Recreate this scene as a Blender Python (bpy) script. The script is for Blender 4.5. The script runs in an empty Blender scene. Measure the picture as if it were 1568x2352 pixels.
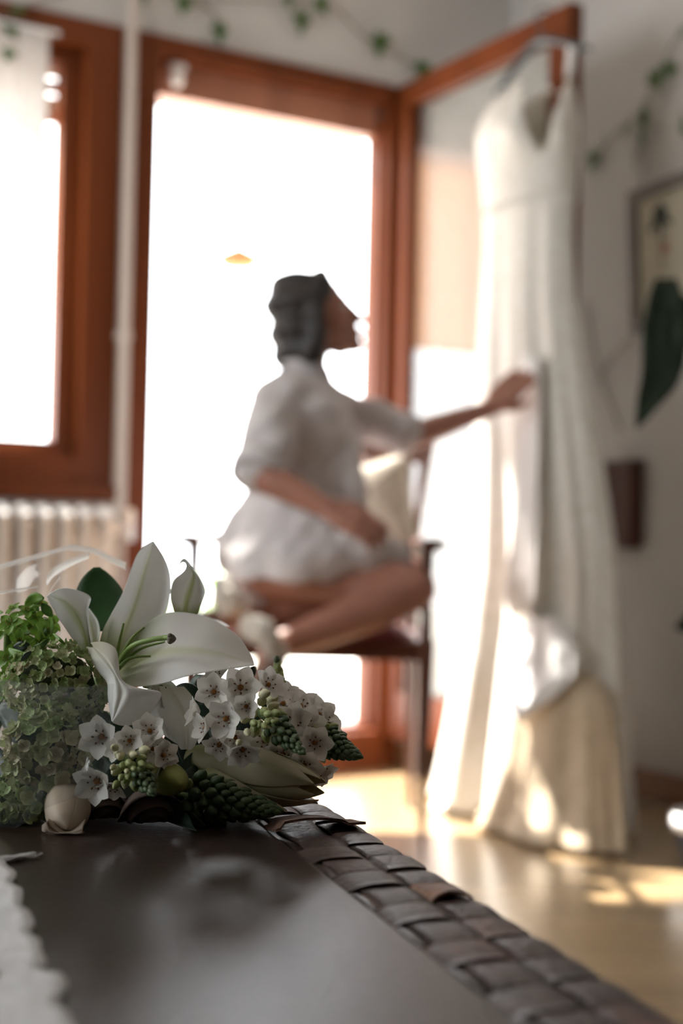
import bpy, math, random
import numpy as np
from mathutils import Vector, Matrix, noise as mnoise

random.seed(7)
RNG = np.random.default_rng(7)
SC = bpy.context.scene
COL = SC.collection
PI = math.pi

# ------------------------------------------------------------------ camera
FPX = 3200.0                                   # focal length in pixels of the 1568 x 2352 frame
CAM = np.array([0.0, 0.0, 0.72])
PITCH, ROLL = math.radians(1.235), 0.022
_f = np.array([0, math.cos(PITCH), math.sin(PITCH)])
_r0 = np.array([1.0, 0, 0])
_u0 = np.cross(_r0, _f)
CR = _r0 * math.cos(ROLL) + _u0 * math.sin(ROLL)
CU = -_r0 * math.sin(ROLL) + _u0 * math.cos(ROLL)
cam_data = bpy.data.cameras.new('camera')
cam = bpy.data.objects.new('camera', cam_data)
COL.objects.link(cam)
cam.matrix_world = Matrix(((CR[0], CU[0], -_f[0], CAM[0]), (CR[1], CU[1], -_f[1], CAM[1]),
                           (CR[2], CU[2], -_f[2], CAM[2]), (0, 0, 0, 1)))
cam_data.sensor_fit = 'VERTICAL'
cam_data.sensor_height = 36.0
cam_data.lens = FPX / 2352 * 36.0
cam_data.clip_start, cam_data.clip_end = 0.02, 200
cam_data.dof.use_dof = True
cam_data.dof.focus_distance = 0.89
cam_data.dof.aperture_fstop = 4.0
SC.camera = cam

# ------------------------------------------------------------------ sky, sun, exposure
SC.view_settings.view_transform = 'Standard'
SC.view_settings.look = 'None'
SC.view_settings.gamma = 1.0
SC.view_settings.use_curve_mapping = False
SC.view_settings.exposure = 0.03
WA = np.array([0.862, 0.507, 0.0]); WA /= np.linalg.norm(WA)     # along the window wall, to the right
WB = np.array([WA[1], -WA[0], 0.0])                              # out of that wall, into the room
WP0 = np.array([0.022, 4.43, 0.0])
SKY_STRENGTH, SUN_STRENGTH = 10.0, 36.0
wd = bpy.data.worlds.new('sky')
SC.world = wd
wd.use_nodes = True
bg = wd.node_tree.nodes['Background']
bg.inputs[0].default_value = (0.96, 0.98, 1.0, 1)
bg.inputs[1].default_value = SKY_STRENGTH
sun_data = bpy.data.lights.new('sun', 'SUN')
sun_data.energy = SUN_STRENGTH
sun_data.angle = math.radians(1.5)
sun_data.color = (1.0, 0.95, 0.88)
sun = bpy.data.objects.new('sun', sun_data)
COL.objects.link(sun)
_el = math.radians(47)
_h = WB + 0.15 * WA; _h /= np.linalg.norm(_h)
_d = Vector((*( _h[:2] * math.cos(_el)), -math.sin(_el)))
sun.rotation_euler = _d.to_track_quat('-Z', 'Y').to_euler()
SC.cycles.max_bounces = 10
SC.cycles.diffuse_bounces = 5
SC.cycles.transparent_max_bounces = 16
SC.cycles.sample_clamp_indirect = 6.0

def W(t, n, z):
    p = WP0 + WA * t + WB * n
    return np.array([p[0], p[1], z])

def portal(name, c, wdir, width, height, normal):
    """sampling guide in a real opening for the sky light; emits nothing of its own"""
    l = bpy.data.lights.new(name, 'AREA'); l.shape = 'RECTANGLE'; l.size = width; l.size_y = height
    l.cycles.is_portal = True
    o = bpy.data.objects.new(name, l); COL.objects.link(o)
    zx = -Vector(normal); x = Vector(wdir); y = zx.cross(x)
    o.matrix_world = Matrix(((x[0], y[0], zx[0], c[0]), (x[1], y[1], zx[1], c[1]), (x[2], y[2], zx[2], c[2]), (0, 0, 0, 1)))
portal('door_light_portal', W(-.28, -.1, 1.15), WA, .8, 2.1, WB)
portal('window_light_portal', W(-1.66, -.1, 1.53), WA, 1.5, 1.2, WB)
portal('side_window_light_portal', W(-3.85, 1.55, 1.5), WB, 2.1, 1.5, WA)

# ------------------------------------------------------------------ pixel helpers (the photograph is 1568 x 2352)
def ray(px, py):
    return _f + CR * ((px - 784) / FPX) + CU * ((1176 - py) / FPX)
def at(px, py, Y):
    d = ray(px, py); return CAM + d * (Y / d[1])
def on_plane(px, py, p0, n):
    d = ray(px, py); n = np.asarray(n, float)
    return CAM + d * (np.dot(np.asarray(p0) - CAM, n) / np.dot(d, n))
def on_z(px, py, z):
    return on_plane(px, py, (0, 0, z), (0, 0, 1))
def on_wall(px, py, n=0.0):
    return on_plane(px, py, W(0, n, 0), WB)
RW_T = 0.60
def on_rwall(px, py, off=0.0):
    return on_plane(px, py, W(RW_T - off, 0, 0), WA)

# ------------------------------------------------------------------ materials
MATS = {}
def mat(name, col, rough=0.5, var=0.0, scale=20.0, bump=0.0, bscale=60.0, spec=0.5, coat=0.0, sheen=0.0, transl=0.0,
        metal=0.0, coat_rough=.08, col2=None, stretch=None, attr=False, sss=0.0, detail=4.0):
    m = bpy.data.materials.new(name); m.use_nodes = True
    nt = m.node_tree; N, L = nt.nodes, nt.links
    p = N['Principled BSDF']; out = N['Material Output']
    p.inputs['Roughness'].default_value = rough
    p.inputs['Specular IOR Level'].default_value = spec
    p.inputs['Metallic'].default_value = metal
    p.inputs['Coat Weight'].default_value = coat
    p.inputs['Coat Roughness'].default_value = coat_rough
    p.inputs['Sheen Weight'].default_value = sheen
    if sss:
        p.inputs['Subsurface Weight'].default_value = sss
        p.inputs['Subsurface Radius'].default_value = (.01, .005, .003)
        p.inputs['Subsurface Scale'].default_value = .5
    tc = N.new('ShaderNodeTexCoord'); mp = N.new('ShaderNodeMapping')
    L.new(tc.outputs['Object'], mp.inputs['Vector'])
    if stretch: mp.inputs['Scale'].default_value = stretch
    csock = None
    if attr:
        a = N.new('ShaderNodeVertexColor'); a.layer_name = 'Col'; csock = a.outputs['Color']
    if var or col2:
        nz = N.new('ShaderNodeTexNoise'); nz.inputs['Scale'].default_value = scale; nz.inputs['Detail'].default_value = detail
        L.new(mp.outputs['Vector'], nz.inputs['Vector'])
        c2 = col2 or tuple(max(0, c * (1 - var)) for c in col)
        c1 = col if col2 else tuple(min(1, c * (1 + var * .6)) for c in col)
        rp = N.new('ShaderNodeValToRGB')
        rp.color_ramp.elements[0].position, rp.color_ramp.elements[1].position = .34, .66
        rp.color_ramp.elements[0].color = (*c2, 1); rp.color_ramp.elements[1].color = (*c1, 1)
        L.new(nz.outputs['Fac'], rp.inputs['Fac'])
        if csock is not None:
            mx = N.new('ShaderNodeMixRGB'); mx.blend_type = 'MULTIPLY'; mx.inputs[0].default_value = 1
            L.new(csock, mx.inputs[1]); L.new(rp.outputs['Color'], mx.inputs[2]); csock = mx.outputs[0]
        else:
            csock = rp.outputs['Color']
    if csock is not None:
        L.new(csock, p.inputs['Base Color'])
    else:
        p.inputs['Base Color'].default_value = (*col, 1)
    if bump:
        nb = N.new('ShaderNodeTexNoise'); nb.inputs['Scale'].default_value = bscale; nb.inputs['Detail'].default_value = 6
        L.new(mp.outputs['Vector'], nb.inputs['Vector'])
        bp = N.new('ShaderNodeBump'); bp.inputs['Strength'].default_value = bump; bp.inputs['Distance'].default_value = .002
        L.new(nb.outputs['Fac'], bp.inputs['Height']); L.new(bp.outputs['Normal'], p.inputs['Normal'])
    if transl:
        tr = N.new('ShaderNodeBsdfTranslucent'); mx = N.new('ShaderNodeMixShader'); mx.inputs[0].default_value = transl
        if csock is not None: L.new(csock, tr.inputs['Color'])
        else: tr.inputs['Color'].default_value = (*col, 1)
        L.new(p.outputs[0], mx.inputs[1]); L.new(tr.outputs[0], mx.inputs[2]); L.new(mx.outputs[0], out.inputs['Surface'])
    MATS[name] = m
    return m

def clear_mat(name, tint=(1, 1, 1), rough=.02, ior=1.45, veil=0.0, veil_col=(.9, .9, .9), bump=0.0, bscale=30.0, stretch=None):
    m = bpy.data.materials.new(name); m.use_nodes = True
    nt = m.node_tree; N, L = nt.nodes, nt.links
    N.remove(N['Principled BSDF']); out = N['Material Output']
    t = N.new('ShaderNodeBsdfTransparent'); t.inputs[0].default_value = (*tint, 1)
    g = N.new('ShaderNodeBsdfGlossy'); g.inputs['Roughness'].default_value = rough
    fr = N.new('ShaderNodeFresnel')
    ge = N.new('ShaderNodeNewGeometry'); mi = N.new('ShaderNodeMapRange')          # same reflectance from either side of the sheet
    mi.inputs['To Min'].default_value, mi.inputs['To Max'].default_value = ior, 1 / ior
    L.new(ge.outputs['Backfacing'], mi.inputs['Value']); L.new(mi.outputs[0], fr.inputs['IOR'])
    mx = N.new('ShaderNodeMixShader')
    L.new(fr.outputs[0], mx.inputs[0]); L.new(t.outputs[0], mx.inputs[1]); L.new(g.outputs[0], mx.inputs[2])
    last = mx
    if veil:
        d = N.new('ShaderNodeBsdfDiffuse'); d.inputs[0].default_value = (*veil_col, 1)
        tl = N.new('ShaderNodeBsdfTranslucent'); tl.inputs[0].default_value = (*veil_col, 1)
        m2 = N.new('ShaderNodeMixShader'); m2.inputs[0].default_value = .7
        L.new(d.outputs[0], m2.inputs[1]); L.new(tl.outputs[0], m2.inputs[2])
        m3 = N.new('ShaderNodeMixShader'); m3.inputs[0].default_value = veil
        L.new(mx.outputs[0], m3.inputs[1]); L.new(m2.outputs[0], m3.inputs[2]); last = m3
    if bump:
        tc = N.new('ShaderNodeTexCoord'); mp = N.new('ShaderNodeMapping'); L.new(tc.outputs['Object'], mp.inputs[0])
        if stretch: mp.inputs['Scale'].default_value = stretch
        nb = N.new('ShaderNodeTexNoise'); nb.inputs['Scale'].default_value = bscale; L.new(mp.outputs[0], nb.inputs['Vector'])
        bp = N.new('ShaderNodeBump'); bp.inputs['Strength'].default_value = bump; bp.inputs['Distance'].default_value = .004
        L.new(nb.outputs['Fac'], bp.inputs['Height'])
        L.new(bp.outputs[0], g.inputs['Normal']); L.new(bp.outputs[0], fr.inputs['Normal'])
    L.new(last.outputs[0], out.inputs['Surface'])
    MATS[name] = m
    return m

mat('plaster', (.56, .54, .52), .9, .05, 3, .25, 90)
mat('ceiling_paint', (.78, .76, .73), .9, .03, 3)
mat('frame_wood', (.145, .036, .010), .42, .25, 6, .15, 80, stretch=(1, 1, .12), spec=.2)
mat('oak_floor', (.34, .23, .12), .26, .18, 5, .1, 60, stretch=(.3, 3, 1), coat=.9, coat_rough=.24)
mat('base_wood', (.24, .11, .045), .45, .2, 6, stretch=(1, 1, .2))
mat('white_enamel', (.74, .70, .67), .35, .04, 8)
mat('pipe_paint', (.52, .45, .40), .45)
clear_mat('glass', (.97, .98, .97), .0, 1.5)
mat('sheer', (.62, .60, .59), .9, .06, 40, transl=.34)
mat('terrace_stone', (.62, .58, .52), .8, .15, 4)
mat('stucco', (.72, .46, .28), .9, .12, 4)
mat('slate', (.30, .30, .31), .7, .2, 8)
mat('shutter_wood', (.40, .17, .10), .5, .2, 8, stretch=(1, 1, .3))
mat('leaf_out', (.22, .42, .06), .5, .3, 9, transl=.35)
mat('shutter_pale', (.62, .42, .30), .5, .12, 8)

# ------------------------------------------------------------------ mesh building
class MB:
    def __init__(s): s.v, s.f, s.mi, s.c, s.n = [], [], [], [], 0
    def add(s, v, f, m=0, c=None):
        v = np.asarray(v, float).reshape(-1, 3)
        s.v.append(v); s.f += [tuple(int(i) + s.n for i in q) for q in f]; s.mi += [m] * len(f)
        if c is None: c = np.ones((len(v), 3))
        c = np.asarray(c, float)
        if c.ndim == 1: c = np.tile(c, (len(v), 1))
        s.c.append(c); s.n += len(v); return s
    def hexa(s, p, m=0):
        """8 corners: 4 of one face, then the 4 opposite ones"""
        return s.add(p, [(3, 2, 1, 0), (4, 5, 6, 7), (0, 1, 5, 4), (1, 2, 6, 5), (2, 3, 7, 6), (3, 0, 4, 7)], m)
    def box(s, c, ex, ey, ez, hx, hy, hz, m=0, bev=0.0):
        c, ex, ey, ez = [np.asarray(q, float) for q in (c, ex, ey, ez)]
        if not bev:
            P = [c + ex * hx * i + ey * hy * j + ez * hz * k for k in (-1, 1) for i, j in ((-1, -1), (1, -1), (1, 1), (-1, 1))]
            return s.hexa(P, m)
        R = []
        for k, d in ((-1, bev), (-1 + bev / hz, 0), (1 - bev / hz, 0), (1, bev)):
            a, b = hx - d, hy - d
            for i, j in ((-a + bev, -b), (a - bev, -b), (a, -b + bev), (a, b - bev), (a - bev, b), (-a + bev, b), (-a, b - bev), (-a, -b + bev)):
                R.append(c + ex * i + ey * j + ez * hz * k)
        F = [(i + r * 8, (i + 1) % 8 + r * 8, (i + 1) % 8 + r * 8 + 8, i + r * 8 + 8) for r in range(3) for i in range(8)]
        return s.add(R, F + [tuple(range(7, -1, -1)), tuple(range(24, 32))], m)
    def wbox(s, t0, t1, n0, n1, z0, z1, m=0):
        P = [W(t, n, z) for z in (z0, z1) for t, n in ((t0, n0), (t0, n1), (t1, n1), (t1, n0))]
        return s.hexa(P, m)
    def grid(s, P, m=0, c=None, close_u=False, close_v=False):
        P = np.asarray(P, float); nu, nv = P.shape[:2]
        F = [(i * nv + j, ((i + 1) % nu) * nv + j, ((i + 1) % nu) * nv + (j + 1) % nv, i * nv + (j + 1) % nv)
             for i in range(nu if close_u else nu - 1) for j in range(nv if close_v else nv - 1)]
        return s.add(P.reshape(-1, 3), F, m, None if c is None else np.asarray(c, float).reshape(-1, 3) if np.asarray(c).ndim == 3 else c)
    def tube(s, pts, rad, n=8, m=0, cap=True, c=None, flat=1.0):
        pts = np.asarray(pts, float); k = len(pts)
        rad = np.broadcast_to(np.asarray(rad, float), (k,))
        T = np.gradient(pts, axis=0); T /= np.linalg.norm(T, axis=1)[:, None] + 1e-12
        u = np.cross(T[0], [0, 0, 1.0])
        if np.linalg.norm(u) < 1e-3: u = np.cross(T[0], [1.0, 0, 0])
        u /= np.linalg.norm(u); R = []
        for i in range(k):
            u = u - T[i] * np.dot(u, T[i]); u /= np.linalg.norm(u) + 1e-12; w = np.cross(T[i], u)
            R.append([pts[i] + rad[i] * (u * math.cos(a) + w * math.sin(a) * flat) for a in np.arange(n) * 2 * PI / n])
        b = s.n; s.grid(R, m, c, close_v=True)
        if cap:
            s.f += [tuple(b + j for j in range(n - 1, -1, -1)), tuple(b + (k - 1) * n + j for j in range(n))]; s.mi += [m, m]
        return s
    def ell(s, c, ax, nu=12, nv=8, m=0, col=None):
        """ellipsoid; ax = three half-axis vectors"""
        c = np.asarray(c, float); a = [np.asarray(q, float) for q in ax]
        V = [c - a[2]]
        for i in range(1, nv):
            ph = -PI / 2 + PI * i / nv
            V += [c + a[0] * math.cos(ph) * math.cos(2 * PI * j / nu) + a[1] * math.cos(ph) * math.sin(2 * PI * j / nu) + a[2] * math.sin(ph) for j in range(nu)]
        V.append(c + a[2])
        F = [(0, 1 + (j + 1) % nu, 1 + j) for j in range(nu)]
        for i in range(nv - 2):
            F += [(1 + i * nu + j, 1 + i * nu + (j + 1) % nu, 1 + (i + 1) * nu + (j + 1) % nu, 1 + (i + 1) * nu + j) for j in range(nu)]
        t = 1 + (nv - 1) * nu; F += [(1 + (nv - 2) * nu + j, 1 + (nv - 2) * nu + (j + 1) % nu, t) for j in range(nu)]
        return s.add(V, F, m, col)
    def sph(s, c, r, m=0, nu=12, nv=8, col=None):
        return s.ell(c, [(r, 0, 0), (0, r, 0), (0, 0, r)], nu, nv, m, col)
    def limb(s, pts, rad, n=14, m=0):
        """tapered chain with rounded joints, for remeshing"""
        pts = [np.asarray(p, float) for p in pts]
        for i, (p, r) in enumerate(zip(pts, rad)):
            s.sph(p, r, m, n, 10)
            if i: s.tube([pts[i - 1], p], [rad[i - 1], r], n, m)
        return s
    def lathe(s, c, prof, n=24, m=0):
        """prof = [(radius, z)]"""
        c = np.asarray(c, float)
        return s.grid([[c + (r * math.cos(a), r * math.sin(a), z) for a in np.arange(n) * 2 * PI / n] for r, z in prof], m, close_v=True)
    def mesh(s, name, mats, org=(0, 0, 0), smooth=True):
        me = bpy.data.meshes.new(name)
        V = np.concatenate(s.v) - np.asarray(org, float)
        me.from_pydata(V.tolist(), [], s.f)
        for k in (mats if isinstance(mats, (list, tuple)) else [mats]): me.materials.append(MATS[k])
        me.polygons.foreach_set('material_index', s.mi)
        me.polygons.foreach_set('use_smooth', [smooth] * len(s.f))
        ca = me.color_attributes.new('Col', 'FLOAT_COLOR', 'POINT')
        cc = np.concatenate(s.c); ca.data.foreach_set('color', np.c_[cc, np.ones(len(cc))].astype(np.float32).ravel())
        me.update()
        return me

def origin_of(o):
    p = np.zeros(3)
    while o is not None:
        p += np.array(o.location); o = o.parent
    return p
def set_props(o, label=None, cat=None, group=None, kind=None):
    for k, v in (('label', label), ('category', cat), ('group', group), ('kind', kind)):
        if v: o[k] = v
def put(name, me, parent=None, loc=None, mx=None):
    o = bpy.data.objects.new(name, me); COL.objects.link(o)
    if parent is not None: o.parent = parent
    if mx is not None:
        M = mx.copy()
        if name in ('bud', 'floret', 'bract_rosette'): M.translation.z = max(M.translation.z, .5465)
        M.translation = M.translation - Vector(origin_of(parent) if parent is not None else (0, 0, 0)); o.matrix_basis = M
    elif loc is not None: o.location = loc
    return o
def part(name, mb, mats, parent, smooth=True, label=None, kind=None):
    r_ = parent
    while r_.parent is not None: r_ = r_.parent
    if r_.name == 'bouquet':                                       # it lies on the table: nothing of it below the leather
        for v_ in mb.v: v_[:, 2] = np.maximum(v_[:, 2], .5418)
    o = put(name, mb.mesh(name, mats, origin_of(parent), smooth), parent)
    set_props(o, label, kind=kind); return o
def single(name, mb, mats, label=None, cat=None, group=None, kind=None, smooth=True, loc=None):
    V = np.concatenate(mb.v)
    if loc is None: loc = np.array([(V[:, 0].min() + V[:, 0].max()) / 2, (V[:, 1].min() + V[:, 1].max()) / 2, V[:, 2].min()])
    o = put(name, mb.mesh(name, mats, loc, smooth), None, loc)
    set_props(o, label, cat, group, kind); return o
def thing(name, loc, label=None, cat=None, group=None, kind=None):
    o = put(name, None, None, tuple(loc)); o.empty_display_size = .05
    set_props(o, label, cat, group, kind); return o
def mod(o, kind, **kw):
    m = o.modifiers.new(kind.lower(), kind)
    for k, v in kw.items(): setattr(m, k, v)
    return m
def bake(o):
    """freeze an object's modifiers into its mesh"""
    dg = bpy.context.evaluated_depsgraph_get(); dg.update()
    me = bpy.data.meshes.new_from_object(o.evaluated_get(dg)); o.modifiers.clear(); old = o.data; o.data = me
    bpy.data.meshes.remove(old); return o
def organic(name, mb, mats, parent, voxel=.006, smooth_it=6, fold=None):
    o = part(name, mb, mats, parent)
    mod(o, 'REMESH', mode='VOXEL', voxel_size=voxel, use_smooth_shade=True)
    mod(o, 'SMOOTH', factor=.5, iterations=smooth_it)
    bake(o)
    if fold is not None:
        me = o.data; n = len(me.vertices); V = np.empty(n * 3); me.vertices.foreach_get('co', V); V = V.reshape(-1, 3)
        Nn = np.empty(n * 3); me.vertices.foreach_get('normal', Nn); Nn = Nn.reshape(-1, 3)
        V = V + Nn * fold(V + origin_of(parent))[:, None]; me.vertices.foreach_set('co', V.ravel()); me.update()
    me = o.data
    if not me.materials:
        for k in (mats if isinstance(mats, (list, tuple)) else [mats]): me.materials.append(MATS[k])
    me.polygons.foreach_set('use_smooth', [True] * len(me.polygons))
    return o
def cr(P, n):
    """Catmull-Rom resample of a polyline to n points, even in chord length"""
    P = np.asarray(P, float)
    d = np.r_[0, np.cumsum(np.linalg.norm(np.diff(P, axis=0), axis=1) ** .5)]; d /= d[-1]
    E = np.vstack([2 * P[0] - P[1], P, 2 * P[-1] - P[-2]]); out = []
    for u in np.linspace(0, 1, n):
        i = min(max(int(np.searchsorted(d, u, 'right')) - 1, 0), len(P) - 2)
        t = (u - d[i]) / max(d[i + 1] - d[i], 1e-9); a, b, c, e = E[i:i + 4]
        out.append(.5 * (2 * b + (c - a) * t + (2 * a - 5 * b + 4 * c - e) * t * t + (3 * b - a - 3 * c + e) * t ** 3))
    return np.array(out)
def frame_from(nrm, up=(0, 0, 1)):
    z = Vector(nrm).normalized(); x = Vector(up).cross(z)
    if x.length < 1e-4: x = Vector((1, 0, 0)).cross(z)
    x.normalize(); y = z.cross(x)
    return Matrix(((x[0], y[0], z[0]), (x[1], y[1], z[1]), (x[2], y[2], z[2])))
def mx_of(p, nrm, scale=1.0, spin=0.0):
    R = frame_from(nrm) @ Matrix.Rotation(spin, 3, 'Z')
    return Matrix.Translation(Vector(p)) @ R.to_4x4() @ Matrix.Scale(scale, 4)

# ================================================================== THE ROOM
T_L, N_R, Z_C = -3.75, 6.6, 2.75
mat('unseen_wall_dark', (.10, .065, .045), .6, .2, 5, stretch=(1, 1, .2))  # dark tone added to the two unseen walls to cut fill light
def wall_with_holes(name, axis_pt, u0, u1, holes, thick, mname='plaster'):
    """axis_pt(u, depth, z); holes = [(u0, u1, z0, z1)] left to right"""
    mb = MB()
    def bx(a, b, z0, z1):
        if b - a < 1e-4 or z1 - z0 < 1e-4: return
        mb.hexa([axis_pt(u, d, z) for z in (z0, z1) for u, d in ((a, 0), (a, thick), (b, thick), (b, 0))])
    x = u0
    for a, b, z0, z1 in holes:
        bx(x, a, 0, Z_C); bx(a, b, 0, z0); bx(a, b, z1, Z_C); x = b
    bx(x, u1, 0, Z_C)
    return single(name, mb, mname, kind='structure', smooth=False)
wall_with_holes('wall_back', lambda u, d, z: W(u, -d, z), T_L, RW_T, [(-2.52, -.80, .82, 2.20), (-.762, .20, 0, 2.20)], .22)
wall_with_holes('wall_right', lambda u, d, z: W(RW_T + d, u, z), -.22, N_R, [], .2)
wall_with_holes('wall_left', lambda u, d, z: W(T_L - d, u, z), -.22, N_R, [(.5, 2.6, .75, 2.25)], .2, 'unseen_wall_dark')
wall_with_holes('wall_front', lambda u, d, z: W(u, N_R + d, z), T_L - .2, RW_T + .2, [], .2, 'unseen_wall_dark')
mb = MB().wbox(T_L - .2, RW_T + .2, -.22, N_R + .2, -.1, 0); single('floor', mb, 'oak_floor', kind='structure', smooth=False)
mb = MB().wbox(T_L - .2, RW_T + .2, -.22, N_R + .2, Z_C, Z_C + .15); single('ceiling', mb, 'ceiling_paint', kind='structure', smooth=False)
mb = MB().wbox(RW_T - .018, RW_T, 0.0, N_R, 0, .075); single('baseboard_right', mb, 'base_wood', kind='structure', smooth=False)
mb = MB().wbox(.2, RW_T - .018, 0.0, .018, 0, .075); single('baseboard_back', mb, 'base_wood', kind='structure', smooth=False)

# window on the left of the door
win = thing('window_1', W(-1.66, 0, .82), kind='structure')
mb = MB()
for a in ((-2.52, -2.42, .82, 2.20), (-.905, -.80, .82, 2.20), (-2.42, -.905, 2.125, 2.20), (-2.42, -.905, .82, .945)):
    mb.wbox(a[0], a[1], -.10, .015, a[2], a[3])
part('window_frame', mb, 'frame_wood', win, False)
mb = MB().wbox(-2.42, -2.36, -.09, -.03, .945, 2.125).wbox(-.965, -.905, -.09, -.03, .945, 2.125).wbox(-2.36, -.965, -.09, -.03, 2.075, 2.125).wbox(-2.36, -.965, -.09, -.03, .945, .99)
part('window_sash', mb, 'frame_wood', win, False)
mb = MB().wbox(-2.36, -.965, -.062, -.056, .99, 2.075); part('window_pane', mb, 'glass', win, False)
mb = MB().wbox(-2.54, -.785, -.02, .045, .825, .865); part('window_sill', mb, 'frame_wood', win, False)
for k, (z, m_) in enumerate(((2.088, 'shutter_pale'), (2.040, 'shutter_wood'), (1.992, 'shutter_pale'), (1.950, 'shutter_wood'))):
    mb = MB()
    c = W(-1.66, -.15, z); mb.box(c, WA, -WB, (0, 0, 1), .83, .009, .020, bev=.006)
    part('shutter_slat', mb, m_, win, label=('pale wooden roller shutter slat' if m_ == 'shutter_pale' else None))

# sheer curtain hung inside the left window
def pleats(name, p0, p1, z0, z1, amp, period, nrm, parent, mname, seed=0, nz=10):
    p0, p1, nrm = np.asarray(p0, float), np.asarray(p1, float), np.asarray(nrm, float)
    Lh = np.linalg.norm(p1 - p0); n = int(Lh / period * 8) + 2; G = []
    for i, u in enumerate(np.linspace(0, 1, n)):
        ph = u * Lh / period * 2 * PI; w = amp * (math.sin(ph) + .5 * math.sin(ph * .37 + seed) + .3 * math.sin(ph * 1.7 + 2 * seed))
        G.append([np.array([*(p0 + (p1 - p0) * u + nrm * w * (.5 + .5 * s))[:2], z1 + (z0 - z1) * s]) for s in np.linspace(0, 1, nz)])
    mb = MB().grid(G)
    return mb
net = thing('net_curtain', W(-1.75, .03, .99), 'white sheer net curtain hanging at the top left window', 'curtain')
part('curtain_cloth', pleats('x', W(-2.45, .030, 0), W(-1.03, .030, 0), .99, 2.13, .006, .05, WB, net, 'sheer'), 'sheer', net)
mb = MB().tube([W(-2.47, .03, 2.135), W(-1.0, .03, 2.135)], .006, 8); part('curtain_rod', mb, 'white_enamel', net)

# glazed door: frame, raised sill, open leaf turned into the room
dr = thing('door_1', W(-.28, 0, 0), kind='structure')
mb = MB()
mb.wbox(-.762, -.690, -.12, .02, 0, 2.20).wbox(-.690, -.675, -.10, -.03, .12, 2.10)
part('door_jamb', mb, 'frame_wood', dr, False)
mb = MB().wbox(.114, .145, -.12, .012, 0, 2.20).wbox(.100, .114, -.10, -.03, .12, 2.10).wbox(.145, .205, -.12, .0, 0, 2.20)
part('door_jamb', mb, 'frame_wood', dr, False)
mb = MB().wbox(-.690, .114, -.12, .02, 2.145, 2.20)
part('door_head', mb, 'frame_wood', dr, False)
mb = MB().wbox(-.675, .10, -.15, -.045, 2.045, 2.145); part('head_rail', mb, 'shutter_wood', dr, False, label='lower reddish rail of the door head')
mb = MB().wbox(-.690, .114, -.24, .035, 0, .12); mb.wbox(-.690, .114, -.14, -.02, .12, .135)
part('door_sill', mb, 'frame_wood', dr, False)
mb = MB().sph(W(-.625, .0, 2.085), .022, nu=14, nv=10).tube([W(-.645, .0, 2.12), W(-.60, 0, 2.12)], .012, 10)
part('door_catch', mb, 'white_enamel', dr, label='small pale knob at the top corner of the opening')
LT0, LT1, LS = .145, .190, .875         # leaf thickness range along the wall, leaf length
leaf = part('door_leaf', MB().wbox(LT0, LT1, .0, .082, .10, 2.20).wbox(LT0, LT1, LS - .09, LS, .10, 2.20)
            .wbox(LT0, LT1, .082, LS - .09, 2.125, 2.20).wbox(LT0, LT1, .082, LS - .09, .10, .25), 'frame_wood', dr, False)
part('leaf_glass', MB().wbox(LT0 + .018, LT0 + .023, .082, LS - .09, .25, 2.125), 'glass', leaf, False)
part('leaf_curtain', pleats('x', W(LT1 + .012, .06, 0), W(LT1 + .012, LS - .05, 0), .16, 2.14, .004, .026, -WA, leaf, 'sheer', 1), 'sheer', leaf)
mb = MB().box(W(LT1 + .02, LS - .045, 1.05), WA, WB, (0, 0, 1), .006, .018, .07).tube([W(LT1 + .02, LS - .045, 1.05), W(LT1 + .06, LS - .045, 1.05), W(LT1 + .062, LS - .15, 1.05)], .008, 8)
mat('brass', (.55, .42, .2), .35, metal=1.0)
part('leaf_handle', mb, 'brass', leaf)

# side window in the left wall, outside the picture, gives the daylight that falls on the table cloth
w2 = thing('window_2', W(T_L, 1.55, .75), kind='structure')
mb = MB()
def lbox(n0, n1, z0, z1, d0=-.10, d1=.015): mb.wbox(T_L + d0, T_L + d1, n0, n1, z0, z1)
lbox(.5, .58, .75, 2.25); lbox(2.52, 2.6, .75, 2.25); lbox(.58, 2.52, 2.17, 2.25); lbox(.58, 2.52, .75, .85); lbox(1.52, 1.58, .85, 2.17)
part('window_frame', mb, 'frame_wood', w2, False)
part('window_pane', MB().wbox(T_L - .05, T_L - .045, 0.58, 2.52, .85, 2.17), 'glass', w2, False)

# ================================================================== OUTSIDE
mb = MB().wbox(-7, 5, -7.5, -.22, -.05, .09); single('terrace', mb, 'terrace_stone', kind='structure', smooth=False)
mb = MB().wbox(-7, 5, -.50, -.22, 2.36, 2.46); single('trim_1', mb, 'shutter_wood', kind='structure', smooth=False)      # eaves board over door and window
mat('reed', (.70, .44, .26), .85, .2, 3, transl=.5, stretch=(14, 14, .3))
bl = thing('terrace_blind', W(-1.75, -2.62, .09), 'ochre reed blind hung on the terrace outside, mirrored in the open door glass', 'blind')
for k_ in range(22):
    part('reed_slat', MB().wbox(-2.85 + .10 * k_, -2.755 + .10 * k_, -2.64, -2.632, 1.80, 2.86), 'reed', bl, False)
part('rail', MB().wbox(-2.92, -.6, -2.67, -2.60, 2.86, 2.93), 'shutter_wood', bl, False)
for t_ in (-2.90, -.62): part('post', MB().wbox(t_ - .03, t_ + .03, -2.67, -2.60, .09, 2.86), 'shutter_wood', bl, False)

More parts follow.
